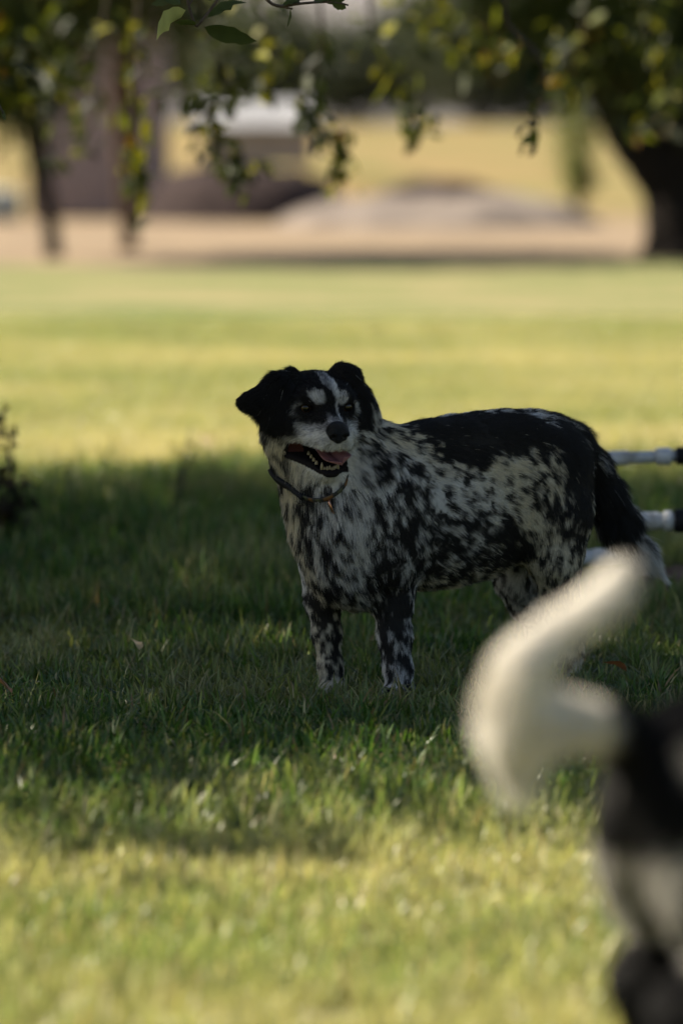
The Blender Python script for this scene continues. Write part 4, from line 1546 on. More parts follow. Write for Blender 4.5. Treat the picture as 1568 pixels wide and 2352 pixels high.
for u, v, r, w in [
        # saddle
        (930, 978, 24, .6), (975, 968, 40, 1.3), (1020, 985, 46, 1.6), (1060, 1010, 48, 1.6), (1085, 1035, 34, 1.5), (1100, 975, 50, 1.7), (1140, 1000, 42, 1.5),
        (1180, 965, 40, 1.2), (1195, 1015, 28, .8), (1230, 985, 36, 1.0), (1275, 1000, 34, .9), (1235, 1035, 26, .5),
        # rump, thigh rear and tail base
        (1310, 1060, 36, .9), (1335, 1110, 40, 1.2), (1345, 1170, 36, 1.2), (1320, 1230, 26, .7),
        # white window on the loin and flank
        (1165, 1060, 24, -.8), (1130, 1085, 24, -.7), (1205, 1078, 18, -.6), (1065, 1085, 30, -.45), (1130, 1140, 34, -.5), (1170, 1110, 30, -.4), (960, 1000, 24, -.4), (1000, 1020, 24, -.5), (940, 1030, 30, -.3),
        (1200, 1140, 34, -.25), (1010, 1110, 34, -.5), (1060, 1130, 40, -.25), (1140, 1190, 30, -.2), (1010, 1165, 26, -.3),
        # dark lower ribs, shoulder, fore leg
        (960, 1150, 40, .4), (960, 1210, 50, .6), (1000, 1250, 60, .8), (1060, 1240, 55, .55), (1100, 1200, 40, .4), (1040, 1300, 60, .6), (960, 1300, 50, .7), (1110, 1280, 50, .5),
        (880, 1060, 34, .3), (860, 1100, 40, .0), (905, 1150, 34, .35), (890, 1250, 34, .7), (885, 1310, 40, .8), (900, 1380, 46, .9), (905, 1440, 44, .8), (905, 1500, 34, .55),
        (880, 1540, 22, -.7), (905, 1570, 20, .1), (935, 1450, 14, -.5), (935, 1530, 16, -.4), (925, 1340, 12, -.5), (915, 1250, 14, -.6), (925, 1290, 14, -.4), (862, 1360, 14, -.5),
        # chest
        (668, 1200, 26, -.6), (675, 1260, 34, -.8), (690, 1320, 34, -.6), (720, 1300, 24, -.3), (700, 1150, 34, .6), (735, 1180, 30, .5), (725, 1240, 34, .45), (750, 1290, 40, .35), (740, 1340, 30, .5), (790, 1360, 34, .45), (770, 1230, 22, .2),
        (820, 1250, 30, -.9), (830, 1290, 26, -.8), (815, 1200, 22, -.5), (800, 1130, 34, -.2), (780, 1170, 26, -.2), (830, 1165, 22, .4), (840, 1120, 30, .2), (855, 1180, 26, -.5), (870, 1120, 22, -.5), (812, 1310, 18, -.5),
        # far fore leg
        (735, 1390, 28, .5), (760, 1400, 26, .6), (750, 1440, 26, .35), (765, 1490, 24, .5), (740, 1470, 12, -.6), (738, 1530, 14, -.8), (742, 1575, 16, -.8), (775, 1550, 16, .0),
        # hind legs
        (1250, 1250, 34, .3), (1240, 1300, 26, .35), (1300, 1260, 22, -.4), (1275, 1310, 20, -.2), (1310, 1310, 18, -.2), (1290, 1350, 22, .2), (1255, 1350, 18, -.2), (1190, 1370, 40, -.7), (1170, 1340, 26, -.7), (1215, 1350, 30, -.5), (1210, 1300, 26, -.4),
        (1165, 1225, 26, 1.1), (1180, 1275, 28, 1.1), (1150, 1180, 20, .5), (1130, 1275, 36, .8), (1100, 1315, 36, .6), (1216, 1185, 14, -.5), (1222, 1240, 12, -.3),  # dark blots paint shade into the flank fold, pale ones the thigh's edge
        (1240, 1150, 34, .1), (1300, 1130, 22, .3), (1160, 1260, 40, .3),
        # tail
        (1350, 1060, 40, 1.6), (1380, 1110, 44, 1.8), (1400, 1160, 44, 1.8), (1425, 1200, 40, 1.4), (1445, 1230, 24, .2), (1475, 1270, 30, -1.4), (1500, 1300, 30, -1.6), (1325, 1020, 34, 1.4)]:
    blob(u, v, r, w)


def head_black(q):
    """blackness on the head in head coordinates, 0..1"""
    x, y, z = q[..., 0], q[..., 1], q[..., 2]
    z0 = -.038 + .016 * np.clip((.017 - np.abs(x + .003)) / .010, 0, 1) * (y > 0)
    b = np.clip((z - z0) / .020 + 0.55 * (vnoise(q, 150, 4) - .5), 0, 1)      # dark cap above, pale below
    side = np.clip((np.abs(x) - .047) / .008, 0, 1) * np.clip((z + .056) / .012, 0, 1)
    b = np.maximum(b, side)

    def g(cx, cz, rx, rz, cy=None):
        d = ((x - cx) / rx) ** 2 + ((z - cz) / rz) ** 2
        return np.clip(1.6 - 1.6 * d, 0, 1) * (y > -.06)
    nz = 0.9 * (vnoise(q, 200, 8) - .5)
    for cx, cz, rx, rz, w in ((-.0205, .0215, .0150, .0130, .62), (-.030, .0235, .010, .006, .4), (.0225, .0195, .0150, .0120, .66), (.0115, .030, .0075, .013, .85), (.002, .045, .012, .008, .9),
                              (.008, .040, .010, .009, .85), (.0105, .000, .0035, .016, .55), (.0125, -.016, .004, .012, .55), (-.060, .000, .004, .010, .0), (.056, -.004, .006, .012, .5)):
        b = b * (1 - w * np.clip(g(cx, cz, rx, rz) + nz * (g(cx, cz, rx, rz) > 0), 0, 1))
    # dark eye rims
    for sx in (-1, 1):
        e = ((x - sx * .0385) / .019) ** 2 + ((z + .004) / .0125) ** 2
        b = np.maximum(b, np.clip(1.8 - 1.5 * e, 0, 1) * (y > -.05))
        rim = np.exp(-((np.sqrt(e) - 1.12) / .13) ** 2) * (x * sx > .047)
        b = b * (1 - 0.25 * rim * (y > -.05))
    # dark bridge, fading to grey on the muzzle
    br = np.clip(1.3 - np.abs(x + .001) / .011, 0, 1) * np.clip((z + .045) / .02, 0, 1) * np.clip((.062 - y) / .01, 0, 1)
    b = np.maximum(b, 0.72 * br)
    return b


def blackness(X):
    q = hloc(X)
    nz = 0.58 * vnoise(X * np.array((1.0, 1.0, 0.85)), 92, 31) + 0.42 * vnoise(X, 175, 37)
    nz = np.clip((nz - 0.5) * 2.7 + 0.5, 0, 1)
    b = np.full(len(X), 0.53)
    num = np.zeros(len(X))
    den_ = np.zeros(len(X))
    for (c, r, w) in BLOBS:
        d2 = ((X - c) ** 2).sum(1) / (r * r)
        e_ = np.exp(-d2 * 0.9)
        num += w * e_
        den_ += e_
    b = b + 0.54 * num / np.maximum(den_, 0.9)
    # top of the back stays black on the side we cannot see
    s_ = (X - O0) @ BK
    w_ = (X - O0) @ LF
    b = b + 0.9 * np.clip((X[:, 2] - .44) / .03, 0, 1) * np.clip((s_ - .08) / .05, 0, 1) * (w_ < -.02)
    b = b + 0.55 * np.clip((X[:, 2] - .40) / .03, 0, 1) * np.clip((s_ - .36) / .04, 0, 1)
    body = np.clip((nz - 0.5) * 1.15 + (b - 0.5) * 1.15 + 0.5, 0, 1)
    body = np.clip((body - 0.5) * 1.5 + 0.5, 0.07, 0.97)
    hb = head_black(q)
    # how much a point belongs to the head
    ear = (np.abs(q[:, 0] + .0) > .052) & (q[:, 2] > -.058)
    hw = np.clip((q[:, 1] + .085) / .02, 0, 1) * np.clip((q[:, 2] + .14) / .02, 0, 1)
    hw = np.where(((q[:, 2] > -.062) & (q[:, 1] > -.080)) | ((q[:, 2] > .0) & (q[:, 1] > -.14) & (np.abs(q[:, 0]) < .075)), 1.0, hw)
    hw = hw * np.clip((.112 - np.abs(q[:, 0] + .015)) / .012, 0, 1)
    hw = np.where((q[:, 0] < -.09) & (q[:, 2] > -.05) & (q[:, 1] > -.09), 1.0, hw)
    hw = np.where((q[:, 0] > .050) & (q[:, 2] < -.045), hw * np.clip((.062 - q[:, 0]) / .012, 0, 1), hw)
    # grizzled muzzle sides
    grz = 0.42 * np.clip((q[:, 1] + .02) / .03, 0, 1) * np.clip((vnoise(q, 120, 51) - .30) * 2, 0, 1) * np.clip((q[:, 2] + .075) / .02, 0, 1)
    hb = np.maximum(hb, grz)
    # throat and cheek ruff: cream with some grey
    ruff = 0.10 + 0.5 * np.clip((vnoise(X, 55, 13) - .55) * 3, 0, 1)
    ruff = ruff + np.clip((-.052 - q[:, 0]) / .01, 0, 1) * (0.75 * np.clip((vnoise(X, 75, 19) - .42) * 3.5, 0, 1))
    ruff = np.clip(ruff, 0, .95)
    pale = np.clip((-.03 - q[:, 2]) / .02, 0, 1) * (np.abs(q[:, 0]) > .034)
    hb = np.where(pale > 0, np.maximum(hb, ruff * pale), hb)
    return body * (1 - hw) + hb * hw


def coat_colour(X, nr, g, hairs=True):
    b = blackness(X)
    q = hloc(X)
    if hairs:
        k = (g.random(len(X)) < np.clip((b - 0.5) * 1.25 + 0.5, 0.03, np.where(b > .9, 0.998, 0.985))).astype(float)
        k = 0.6 * k + 0.4 * b
    else:
        k = b
    cream = np.clip((-.03 - q[:, 2]) / .03, 0, 1) * np.clip((q[:, 1] + .10) / .03, 0, 1) * np.clip((.02 - q[:, 1]) / .04, 0, 1)
    white = np.array((0.76, 0.74, 0.69)) * (1 - cream[:, None]) + np.array((0.74, 0.67, 0.50)) * cream[:, None]
    black = np.array((0.015, 0.014, 0.0135))
    v = (0.82 + 0.36 * g.random(len(X)))[:, None] if hairs else 0.8
    tick = np.clip((.93 - b) / .25, 0, 1)[:, None]
    black = black + tick * np.array((.020, .019, .018))
    return (white * (1 - k[:, None]) + black * k[:, None]) * v


# skin colours: mouth lining, black lips and eyelids, coat elsewhere
cols = coat_colour(BV, BN, rng, False) * 0.8
in_mouth = (np.abs(MD) < 0.0028) & (qh[:, 2] < -.05) & (qh[:, 2] > -.125)
lips = (np.abs(MD) < np.where(qh[:, 2] < -.078, 0.0098, 0.0070)) & (qh[:, 2] < -.05) & (qh[:, 2] > -.125) & (qh[:, 1] > -.058) & ~((qh[:, 2] > -.0645 - 0.040 * np.clip(qh[:, 1] + .05, 0, .1)) & (np.abs(MD) > .0035))
cols[lips] = (0.016, 0.014, 0.014)
cols[in_mouth] = (0.030, 0.014, 0.013)
cols[in_mouth & (qh[:, 2] < -.063 - 0.030 * np.sqrt(np.clip((qh[:, 1] + .05) / .085, 0, 1.2)))] = (0.014, 0.012, 0.012)
inner = in_mouth & (qh[:, 1] < -.026) & (np.abs(qh[:, 0]) > .03)
cols[inner] = (0.17, 0.070, 0.058)
lipzone = np.clip((np.abs(qh[:, 0]) - .012) / .01, 0, 1)
eyez = np.zeros(len(BV), bool)
for sx in (-1, 1):
    eyez |= (((qh[:, 0] - sx * .0380) / .0150) ** 2 + ((qh[:, 2] + .0006) / .0095) ** 2 < 1) & (qh[:, 1] > -.03)
cols[eyez] = (0.010, 0.009, 0.009)
pads = BV[:, 2] < 0.006
bald = lips | in_mouth | eyez | pads | ((qh[:, 1] > .064) & (np.abs(qh[:, 0]) < .019) & (qh[:, 2] > -.044))

dog = empty('spotted_dog', (float(O0[0]), float(O0[1]), 0.0))
tag(dog, 'black and white speckled dog standing in the shade, panting, head turned to the camera', 'dog')
body = mesh_np('body', BV, BF, M_SKIN, dog)
set_color(body.data, cols)

mask = np.where(bald, 0.0, 1.0)
LN2 = LN.copy()
fine_ = np.where((qh[:, 1] > -.10) & (qh[:, 2] > -.13), 2.2, 1.0)
gf = np.random.default_rng(3)
par = dog


def fix_parent(o, parent):
    o.parent = parent
    o.matrix_parent_inverse = Matrix.Translation(-Vector(parent.location))


NF = 300000
fur = grow_fur('fur', BV, BF, BN, FL, LN2, NF, coat_colour, M_HAIR, dog, gf, mask, lift=0.30, rad=0.00036, density=fine_)
fix_parent(fur, dog)

# ---- nose -------------------------------------------------------------------
M_NOSE = mat_noise('nose_leather', [(0.3, (0.004, 0.004, 0.0045)), (0.7, (0.008, 0.008, 0.008))], scale=300, bump=0.5, bscale=900, rough=0.40, spec=0.25)
npz = [prim_ell(H(0, .0640, -.0270), HAX, (.0210, .0150, .0170), .006),
       prim_ell(H(0, .0690, -.0390), HAX, (.0095, .0100, .0110), .008),
       prim_ell(H(-.0105, .0740, -.0325), HAX, (.0095, .0075, .0100), .005),
       prim_ell(H(.0105, .0740, -.0325), HAX, (.0095, .0075, .0100), .005),
       prim_ell(H(-.0105, .0815, -.0350), HAX, (.0052, .0060, .0045), .003, ops='sub'),
       prim_ell(H(.0105, .0815, -.0350), HAX, (.0052, .0060, .0045), .003, ops='sub'),
       prim_ell(H(-.0170, .0780, -.0375), HAX, (.0055, .0060, .0022), .003, ops='sub'),
       prim_ell(H(.0170, .0780, -.0375), HAX, (.0055, .0060, .0022), .003, ops='sub'),
       prim_cone(H(0, .0835, -.0340), H(0, .0815, -.055), .0009, .0009, .003, ops='sub')]
c0 = H(0, .070, -.034)
nV, nF = build_body(npz, c0 - .034, c0 + .034, 0.0013)
mesh_np('nose', relax(nV, nF, 1, .4), nF, M_NOSE, dog)


# ---- eyes -------------------------------------------------------------------
def mat_eye():
    m, nt, out = new_mat('dark_eye')
    tc = N(nt, 'ShaderNodeTexCoord')
    gr = N(nt, 'ShaderNodeVectorMath', operation='LENGTH')
    mp = N(nt, 'ShaderNodeMapping')
    mp.inputs['Scale'].default_value = (1, 0, 1)
    nt.links.new(tc.outputs['Object'], mp.inputs['Vector'])
    nt.links.new(mp.outputs['Vector'], gr.inputs[0])
    c = ramp(nt, gr.outputs['Value'], [(0.45, (0.003, 0.003, 0.003)), (0.55, (0.055, 0.032, 0.016)), (0.80, (0.035, 0.021, 0.012)), (0.93, (0.03, 0.025, 0.02))])
    b = N(nt, 'ShaderNodeBsdfPrincipled')
    b.inputs['Roughness'].default_value = 0.16
    b.inputs['Specular IOR Level'].default_value = 0.5
    nt.links.new(c, b.inputs['Base Color'])
    nt.links.new(b.outputs['BSDF'], out.inputs['Surface'])
    return m


M_EYE = mat_eye()
for sx in (-1, 1):
    th = np.linspace(0, np.pi, 17)
    ph = np.linspace(0, 2 * np.pi, 24, endpoint=False)
    Vs = np.array([(math.sin(t) * math.cos(p), math.cos(t) * (1.06 if t < 0.7 else 1.0), math.sin(t) * math.sin(p)) for t in th for p in ph])
    i0 = np.arange(24)
    Qs = np.concatenate([np.stack([k * 24 + i0, k * 24 + (i0 + 1) % 24, (k + 1) * 24 + (i0 + 1) % 24, (k + 1) * 24 + i0], 1) for k in range(16)])
    e = mesh_np('eye', Vs, Qs, M_EYE)
    c = H(sx * .0375, -.0100, -.0004)
    look = (HF + HR * sx * .16)
    look /= np.linalg.norm(look)
    rx = np.cross(look, HU)
    rx /= np.linalg.norm(rx)
    rz = np.cross(rx, look)
    Mx = Matrix(((rx[0], look[0], rz[0], c[0]), (rx[1], look[1], rz[1], c[1]), (rx[2], look[2], rz[2], c[2]), (0, 0, 0, 1))) @ Matrix.Scale(0.0128, 4)
    e.parent = dog
    e.matrix_parent_inverse = Matrix.Translation(-Vector(dog.location))
    e.matrix_basis = Mx

# ---- tongue -----------------------------------------------------------------
M_TONGUE = mat_noise('tongue', [(0.3, (0.27, 0.105, 0.105)), (0.7, (0.37, 0.165, 0.16))], scale=120, bump=0.5, bscale=700, rough=0.38, spec=0.45)
nu, nv_ = 22, 13
rows = []
for side in (1, -1):
    for i in range(nu):
        t = i / (nu - 1)
        y = -.040 + .104 * t
        half = (.018 + .0095 * t) * min(1.0, (1 - t) * 6 + 0.0) ** 0.45 if t < 1 else 0.002
        half = max(half, 0.002)
        for j in range(nv_):
            a = -1 + 2 * j / (nv_ - 1)
            thick = (.0042 * (1 - abs(a) ** 3) * (1 - 0.55 * t) + .0004)
            zc = -.0665 - .0240 * t ** 1.15 + .0055 * max(0, t - .85) * 4
            groove = -.0045 * math.exp(-(a / .22) ** 2) * (1 if side == 1 else 0.3)
            cup = .0050 * a * a * (0.4 + t) 
            xx = a * half + .0125 * t * t
            rows.append(H(xx, y, zc + groove + cup + side * thick + .0045 * a * t))
V_ = np.array(rows)
i_, j_ = np.meshgrid(np.arange(nu - 1), np.arange(nv_ - 1), indexing='ij')
b_ = (i_ * nv_ + j_).ravel()
top_ = np.stack([b_, b_ + 1, b_ + nv_ + 1, b_ + nv_], 1)
off = nu * nv_
bot_ = top_[:, ::-1] + off
rim = []
edge_ = [k * nv_ for k in range(nu)]
edge2 = [k * nv_ + nv_ - 1 for k in range(nu)]
for k in range(nu - 1):
    rim += [(edge_[k], edge_[k + 1], edge_[k + 1] + off, edge_[k] + off), (edge2[k + 1], edge2[k], edge2[k] + off, edge2[k + 1] + off)]
for k in range(nv_ - 1):
    a0 = (nu - 1) * nv_ + k
    rim.append((a0, a0 + 1, a0 + 1 + off, a0 + off))
tg = mesh_np('tongue', V_, np.concatenate([top_, bot_, np.array(rim)]), M_TONGUE, dog)

# ---- teeth ------------------------------------------------------------------
M_TOOTH = mat_noise('tooth', [(0.3, (0.22, 0.18, 0.10)), (0.7, (0.34, 0.29, 0.19))], scale=200, rough=0.3, spec=0.5)
M_GUM = mat_noise('dark_gum', [(0.3, (0.02, 0.016, 0.016)), (0.7, (0.05, 0.03, 0.028))], scale=120, rough=0.25, spec=0.5)


def tooth(x, y, z, w, h, up=1, d=None):
    d = d or w
    pts_ = [H(x, y, z - up * h * .3), H(x, y, z), H(x, y, z + up * h * .6), H(x, y, z + up * h)]
    return tube_arrays(pts_, [w * .5, w * .55, w * .42, w * .12], 8)


low = []
for k in range(6):
    a = (k - 2.5) / 2.5
    low.append(tooth(.001 + a * .0105, .0345 - .0035 * a * a, -.1042 + .0012 * ((k * 7) % 3 - 1), .0036 + .0005 * ((k * 5) % 3), .0056))
for sx in (-1, 1):
    low.append(tooth(.001 + sx * .0150, .0290, -.1030, .0050, .0105))
    for k in range(4):
        low.append(tooth(sx * (.0195 + .0018 * k), .014 - .010 * k, -.0985 + .0035 * k, .0060, .0055))
V_, F_ = join_arrays(low)
mesh_np('lower_teeth', V_, F_, M_TOOTH, dog)
upp = []
for sx in (-1, 1):
    upp.append(tooth(sx * .0165, .034, -.0650, .0048, .0080, -1))
    for k, (w, h) in enumerate(((.006, .006), (.007, .008), (.010, .011), (.009, .007))):
        upp.append(tooth(sx * (.0215 + .0030 * k), .022 - .0115 * k, -.0625, w * .75, h * .75, -1))
for k in range(6):
    a = (k - 2.5) / 2.5
    upp.append(tooth(a * .0105, .0405 - .003 * a * a, -.0640, .0036, .0030, -1))
V_, F_ = join_arrays(upp)
mesh_np('upper_teeth', V_, F_, M_TOOTH, dog)

# ---- collar -----------------------------------------------------------------
M_WEB = None


def mat_web():
    m, nt, out = new_mat('collar_webbing')
    at = N(nt, 'ShaderNodeAttribute')
    at.attribute_name = 'Col'
    b = N(nt, 'ShaderNodeBsdfPrincipled')
    b.inputs['Roughness'].default_value = 0.75
    nt.links.new(at.outputs['Color'], b.inputs['Base Color'])
    wv = N(nt, 'ShaderNodeTexNoise')
    wv.inputs['Scale'].default_value = 900
    bp = N(nt, 'ShaderNodeBump')
    bp.inputs['Strength'].default_value = 0.4
    bp.inputs['Distance'].default_value = 0.001
    nt.links.new(wv.outputs['Fac'], bp.inputs['Height'])
    nt.links.new(bp.outputs['Normal'], b.inputs['Normal'])
    nt.links.new(b.outputs['BSDF'], out.inputs['Surface'])
    return m


def near_hit(u, v):
    for k in range(60):
        p = hit(u + k, v)
        if p is not None:
            return p


h1, h2, h3 = near_hit(638, 1090), near_hit(712, 1144), near_hit(800, 1122)
cax = np.cross(h2 - h1, h3 - h1)
cax /= np.linalg.norm(cax)
if cax[2] < 0:
    cax = -cax
cc0 = H(0.0, -.075, -.045) * 0.45 + D(.0, 0, .37) * 0.55
ccen = cc0 + cax * np.dot(h2 - cc0, cax)
ex_ = h2 - ccen
ex_ -= cax * np.dot(ex_, cax)
ex_ /= np.linalg.norm(ex_)
ey_ = np.cross(cax, ex_)
NA = 96
ang = np.linspace(0, 2 * np.pi, NA, endpoint=False)


NECK = [p for p in prims[:NECK_N] if p['op'] == 'add']


def neck_r(a, off):
    d = ex_ * math.cos(a) + ey_ * math.sin(a)
    rr_ = np.linspace(.02, .14, 121)
    X_ = (ccen + cax * off)[None] + rr_[:, None] * d[None]
    dd = np.min([prim_d(p, X_) for p in NECK], axis=0)
    ins = np.where(dd < -.002)[0]
    return rr_[ins[-1]] if len(ins) else .06


rad_ = np.array([min(neck_r(a, -.008), .13) for a in ang])
rad_ = np.maximum(rad_, np.array([min(neck_r(a, .008), .13) for a in ang]))
for _ in range(6):
    rad_ = 0.5 * rad_ + 0.25 * (np.roll(rad_, 1) + np.roll(rad_, -1))
rad_ = np.minimum(rad_, .105) + 0.0085
for k_ in range(NA):
    d_ = ex_ * math.cos(ang[k_]) + ey_ * math.sin(ang[k_])
    rad_[k_] -= .020 * min(1, max(0, (np.dot(ccen + d_ * rad_[k_] - HO, HR) - .035) / .03))


def collar_pt(a, off, dr):
    i = (a / (2 * np.pi) * NA) % NA
    k = int(i)
    r = rad_[k] * (1 - (i - k)) + rad_[(k + 1) % NA] * (i - k)
    d = ex_ * math.cos(a) + ey_ * math.sin(a)
    return ccen + cax * off + d * (r + dr)


def band(a0, a1, n, hw, prof, closed=False):
    """strip around the neck with a thickness profile [(offset, dr), ...]"""
    V, Q = [], []
    m = len(prof)
    aa = np.linspace(a0, a1, n, endpoint=not closed)
    for a in aa:
        for (o_, dr) in prof:
            V.append(collar_pt(a % (2 * np.pi), o_ * hw, dr))
    for i in range(n if closed else n - 1):
        for k in range(m):
            b0, b1 = i * m, ((i + 1) % n) * m
            Q.append((b0 + k, b0 + (k + 1) % m, b1 + (k + 1) % m, b1 + k))
    T = []
    if not closed:
        Q.append(tuple(range(m))[::-1] if m == 4 else (0, 1, 2, 3))
        Q.append(tuple((n - 1) * m + k for k in range(4)))
    return np.array(V), np.array(Q), aa


PROF = [(-1, 0), (-.95, .0035), (.95, .0035), (1, 0)]
Vc, Qc, aa = band(0, 2 * np.pi, 192, .0105, PROF, True)
collar = mesh_np('collar', Vc, Qc, mat_web(), dog)
collar['label'] = 'black collar with an orange and olive woven section'
ccol = np.zeros((len(Vc), 3))
for i, a in enumerate(aa):
    st = math.sin(a * 20 + 1.2 * math.sin(a * 7))
    base_c = (0.022, 0.022, 0.016)
    if st > 0.45:
        base_c = (0.17, 0.080, 0.020)
    if st < -0.75:
        base_c = (0.075, 0.08, 0.036)
    for k in range(4):
        ccol[i * 4 + k] = base_c if k in (1, 2) else (0.02, 0.02, 0.016)
set_color(collar.data, ccol)
# which way round is the picture's left
aL = math.atan2(np.dot(h1 - ccen, ey_), np.dot(h1 - ccen, ex_))
sgn = 1 if aL > 0 else -1
Vb, Qb, _ = band(sgn * 0.10, sgn * (abs(aL) + .10), 40, .0125, [(-1, .001), (-.8, .0085), (.8, .0085), (1, .001)])
mesh_np('buckle', Vb, Qb, M_BLACKP, collar)
M_COPPER = mat_noise('copper_ring', [(0.3, (0.50, 0.26, 0.17)), (0.7, (0.62, 0.34, 0.22))], scale=200, rough=0.35, metallic=1.0)
M_STEEL = mat_noise('steel_tag', [(0.3, (0.42, 0.42, 0.42)), (0.7, (0.58, 0.58, 0.57))], scale=100, rough=0.3, metallic=1.0)
cr = hit(757, 1138)
aR = math.atan2(np.dot(cr - ccen, ey_), np.dot(cr - ccen, ex_))
pc = collar_pt(aR % (2 * np.pi), -.004, .006)
dr_ = ex_ * math.cos(aR) + ey_ * math.sin(aR)
ring_pts = []
tn = np.cross(cax, dr_)
for k in range(33):
    a = 2 * np.pi * k / 32
    ring_pts.append(pc + (-cax) * (.012 - .0205 * math.cos(a)) * 1.0 + dr_ * (.0130 * math.sin(a) + .004) + tn * .002 * math.sin(a))
V_, Q_, T_ = tube_arrays(ring_pts, [.0024] * 33, 8, caps=False)
mesh_np('ring', V_, [Q_], M_COPPER, collar)
tp = pc - cax * .022 + tn * .010 + dr_ * .004
V_, Q_, T_ = tube_arrays([tp - tn * .0008, tp + tn * .0008], [.011, .011], 20)
mesh_np('name_tag', V_, [Q_, T_], M_STEEL, collar)

# =================================================================== the near dog (tail and rump)
FW = np.array((0.86, 0.51, 0.0))
FW /= np.linalg.norm(FW)
SD = np.array((FW[1], -FW[0], 0.0))          # its right side, towards the camera
AX2 = np.stack([FW, SD, UPV])
T0 = P(1418, 1668, 3.56)
O2 = np.array((T0[0], T0[1], 0.0))


def D2(s, w, z):
    return O2 + s * FW + w * SD + z * UPV


p2 = []
B = p2.append
bk2 = -FW
B(prim_ell(D2(.105, 0, .398), AX2, (.100, .085, .085), .05, bk2 * .8 + dn * .5, .022))
B(prim_ell(D2(.23, 0, .385), AX2, (.15, .095, .100), .05, bk2, .022))
B(prim_ell(D2(.40, 0, .365), AX2, (.16, .108, .130), .05, bk2, .022))
B(prim_ell(D2(.50, 0, .350), AX2, (.10, .095, .140), .05, bk2 + dn * .4, .025))
for sw in (-1, 1):
    B(prim_ell(D2(.140, sw * .068, .335), AX2, (.080, .040, .110), .04, dn + bk2 * .3, .020))
    B(prim_ell(D2(.058, sw * .045, .330), AX2, (.034, .028, .055), .05, dn + bk2 * .5, .026))
    kx = 0.0 if sw > 0 else .05
    p2 += prim_chain([D2(.135 + kx, sw * .07, .31), D2(.138 + kx, sw * .075, .260), D2(.085 + kx, sw * .073, .240), D2(.030 + kx, sw * .07, .205), D2(.044 + kx, sw * .07, .10), D2(.035 + kx, sw * .07, .03)],
                     [.066, .046, .034, .026, .020, .021], .03, .016)
    B(prim_ell(D2(.055 + kx, sw * .07, .017), AX2, (.036, .026, .018), .015, FW, .008))
    p2 += prim_chain([D2(.49, sw * .075, .27), D2(.48, sw * .075, .18), D2(.49, sw * .072, .09), D2(.49, sw * .072, .03)], [.045, .028, .021, .021], .025, .012)
    B(prim_ell(D2(.515, sw * .072, .017), AX2, (.036, .026, .018), .015, FW, .008))
B(prim_cone(D2(.64, 0, .50), D2(.49, 0, .40), .065, .090, .05, None, .026))
B(prim_ell(D2(.70, 0, .535), AX2, (.075, .062, .055), .02, bk2, .010))
B(prim_cone(D2(.73, 0, .515), D2(.815, 0, .495), .036, .022, .02, bk2, .007))
B(prim_cone(D2(.71, 0, .495), D2(.79, 0, .470), .030, .016, .015, bk2, .008))
for sw in (-1, 1):
    B(prim_ell(D2(.675, sw * .060, .545), np.stack([-UPV + SD * sw * .3, FW, SD]), (.050, .030, .013), .014, dn, .015))
# tail: sweeps out to the left, curls up and back over to the tip
TAIL = [P(1440, 1690, 3.57), P(1365, 1670, 3.54), P(1290, 1652, 3.50), P(1222, 1645, 3.47), P(1178, 1600, 3.46), P(1200, 1530, 3.46), P(1266, 1466, 3.48), P(1345, 1404, 3.50), P(1405, 1352, 3.52), P(1440, 1312, 3.53)]
tq, tr_ = smooth_chain(TAIL, [.026, .018, .017, .017, .0165, .0145, .0130, .0115, .0095, .005], 24)
for i in range(23):
    B(prim_cone(tq[i], tq[i + 1], tr_[i], tr_[i + 1], .02, None, .017))
# feathering that hangs from the curl
B(prim_cone(P(1168, 1650, 3.46), P(1166, 1725, 3.46), .013, .004, .025, dn, .030))
B(prim_cone(P(1200, 1670, 3.48), P(1212, 1775, 3.48), .016, .004, .025, dn, .035))
B(prim_cone(P(1195, 1650, 3.48), P(1190, 1735, 3.48), .022, .010, .03, dn, .035))
B(prim_cone(P(1235, 1655, 3.49), P(1235, 1690, 3.49), .020, .010, .03, dn, .030))
CV, CF = build_body(p2, (float(O2[0]) - .20, 3.30, -.005), (float(O2[0]) + .92, 4.14, .72), 0.009)
CV = relax(CV, CF, 2, .5)
CN = vert_normals(CV, CF)
FL2, LN3 = prim_blend(p2, CV, .008)


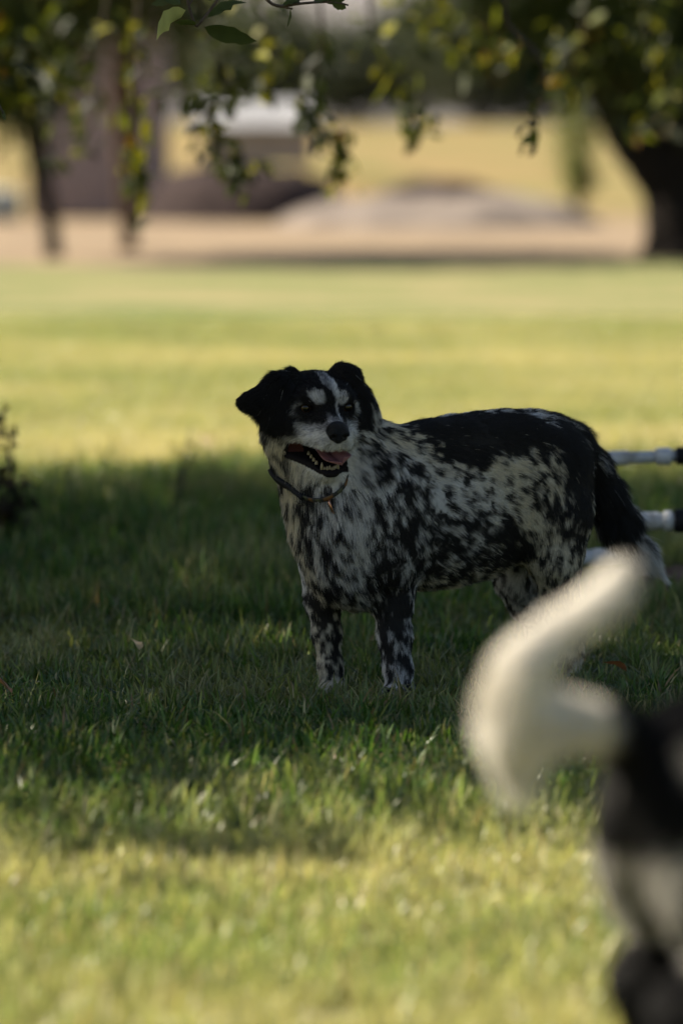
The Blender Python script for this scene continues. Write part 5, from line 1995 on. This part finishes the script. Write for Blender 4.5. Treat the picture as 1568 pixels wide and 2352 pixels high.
def coat2(X, nr, g, hairs=True):
    s_ = (X - O2) @ FW
    z = X[:, 2]
    nz = fbm(X, 22, 71, 2)
    b = np.full(len(X), 0.995)
    tail = s_ < -.022
    b = np.where(tail & (z > .385), 0.03, b)
    b = np.where((s_ >= -.022) & (s_ < -.012) & (z > .42), 0.55, b)
    # pale patch on the hip, pale breeches, dark hock, white feet
    hip = ((s_ - .075) / .035) ** 2 + ((z - .440) / .026) ** 2
    b = np.where(hip + (nz - .5) < 1, 0.78, b)
    br = ((s_ - .035) / .050) ** 2 + ((z - .325) / .042) ** 2
    b = np.where((br + 0.8 * (nz - .5) < 1) & ~(tail & (z > .385)), 0.5, b)
    lg = ((s_ - .075) / .05) ** 2 + ((z - .265) / .022) ** 2
    b = np.where(lg + 1.2 * (nz - .5) < 1, 0.58, b)
    b = np.where(z < .09, 0.2, b)
    b = np.clip(b + (nz - .5) * .25 * (b < .9), .02, .997)
    k = (g.random(len(X)) < b).astype(float) * .7 + b * .3 if hairs else b
    white = np.array((0.84, 0.80, 0.72))
    v = (0.85 + 0.3 * g.random(len(X)))[:, None] if hairs else .85
    return (white * (1 - k[:, None]) + np.array((.008, .0075, .0075)) * k[:, None]) * v


dog2 = empty('tail_dog', (float(O2[0]), float(O2[1]), 0))
tag(dog2, 'dark dog close to the camera with a raised curled white tail', 'dog')
b2 = mesh_np('body', CV, CF, M_SKIN, dog2)
set_color(b2.data, coat2(CV, CN, rng, False))
mk = np.where(CV[:, 2] < .006, 0.0, 1.0)
den = np.where((CV[:, 0] < .42), 1.0, 0.25)
f2 = grow_fur('fur', CV, CF, CN, FL2, LN3, 90000, coat2, M_HAIR, dog2, np.random.default_rng(9), mk, lift=.35, rad=.0005, density=den)
fix_parent(f2, dog2)
hq = lambda x, y, z: D2(.70 + x, y, .535 + z)
nV, nF = build_body([prim_ell(D2(.838, 0, .500), AX2, (.013, .019, .016), .006), prim_ell(D2(.849, -.009, .497), AX2, (.006, .004, .004), .003, ops='sub'), prim_ell(D2(.849, .009, .497), AX2, (.006, .004, .004), .003, ops='sub')],
                    D2(.838, 0, .5) - .03, D2(.838, 0, .5) + .03, .0016)
mesh_np('nose', nV, nF, M_NOSE, dog2)
for sw in (-1, 1):
    e = mesh_np('eye', Vs, Qs, M_EYE)
    c = D2(.748, sw * .033, .545)
    e.parent = dog2
    e.matrix_parent_inverse = Matrix.Translation(-Vector(dog2.location))
    e.matrix_basis = Matrix.Translation(Vector(c)) @ Vector(FW).to_track_quat('Y', 'Z').to_matrix().to_4x4() @ Matrix.Scale(.012, 4)
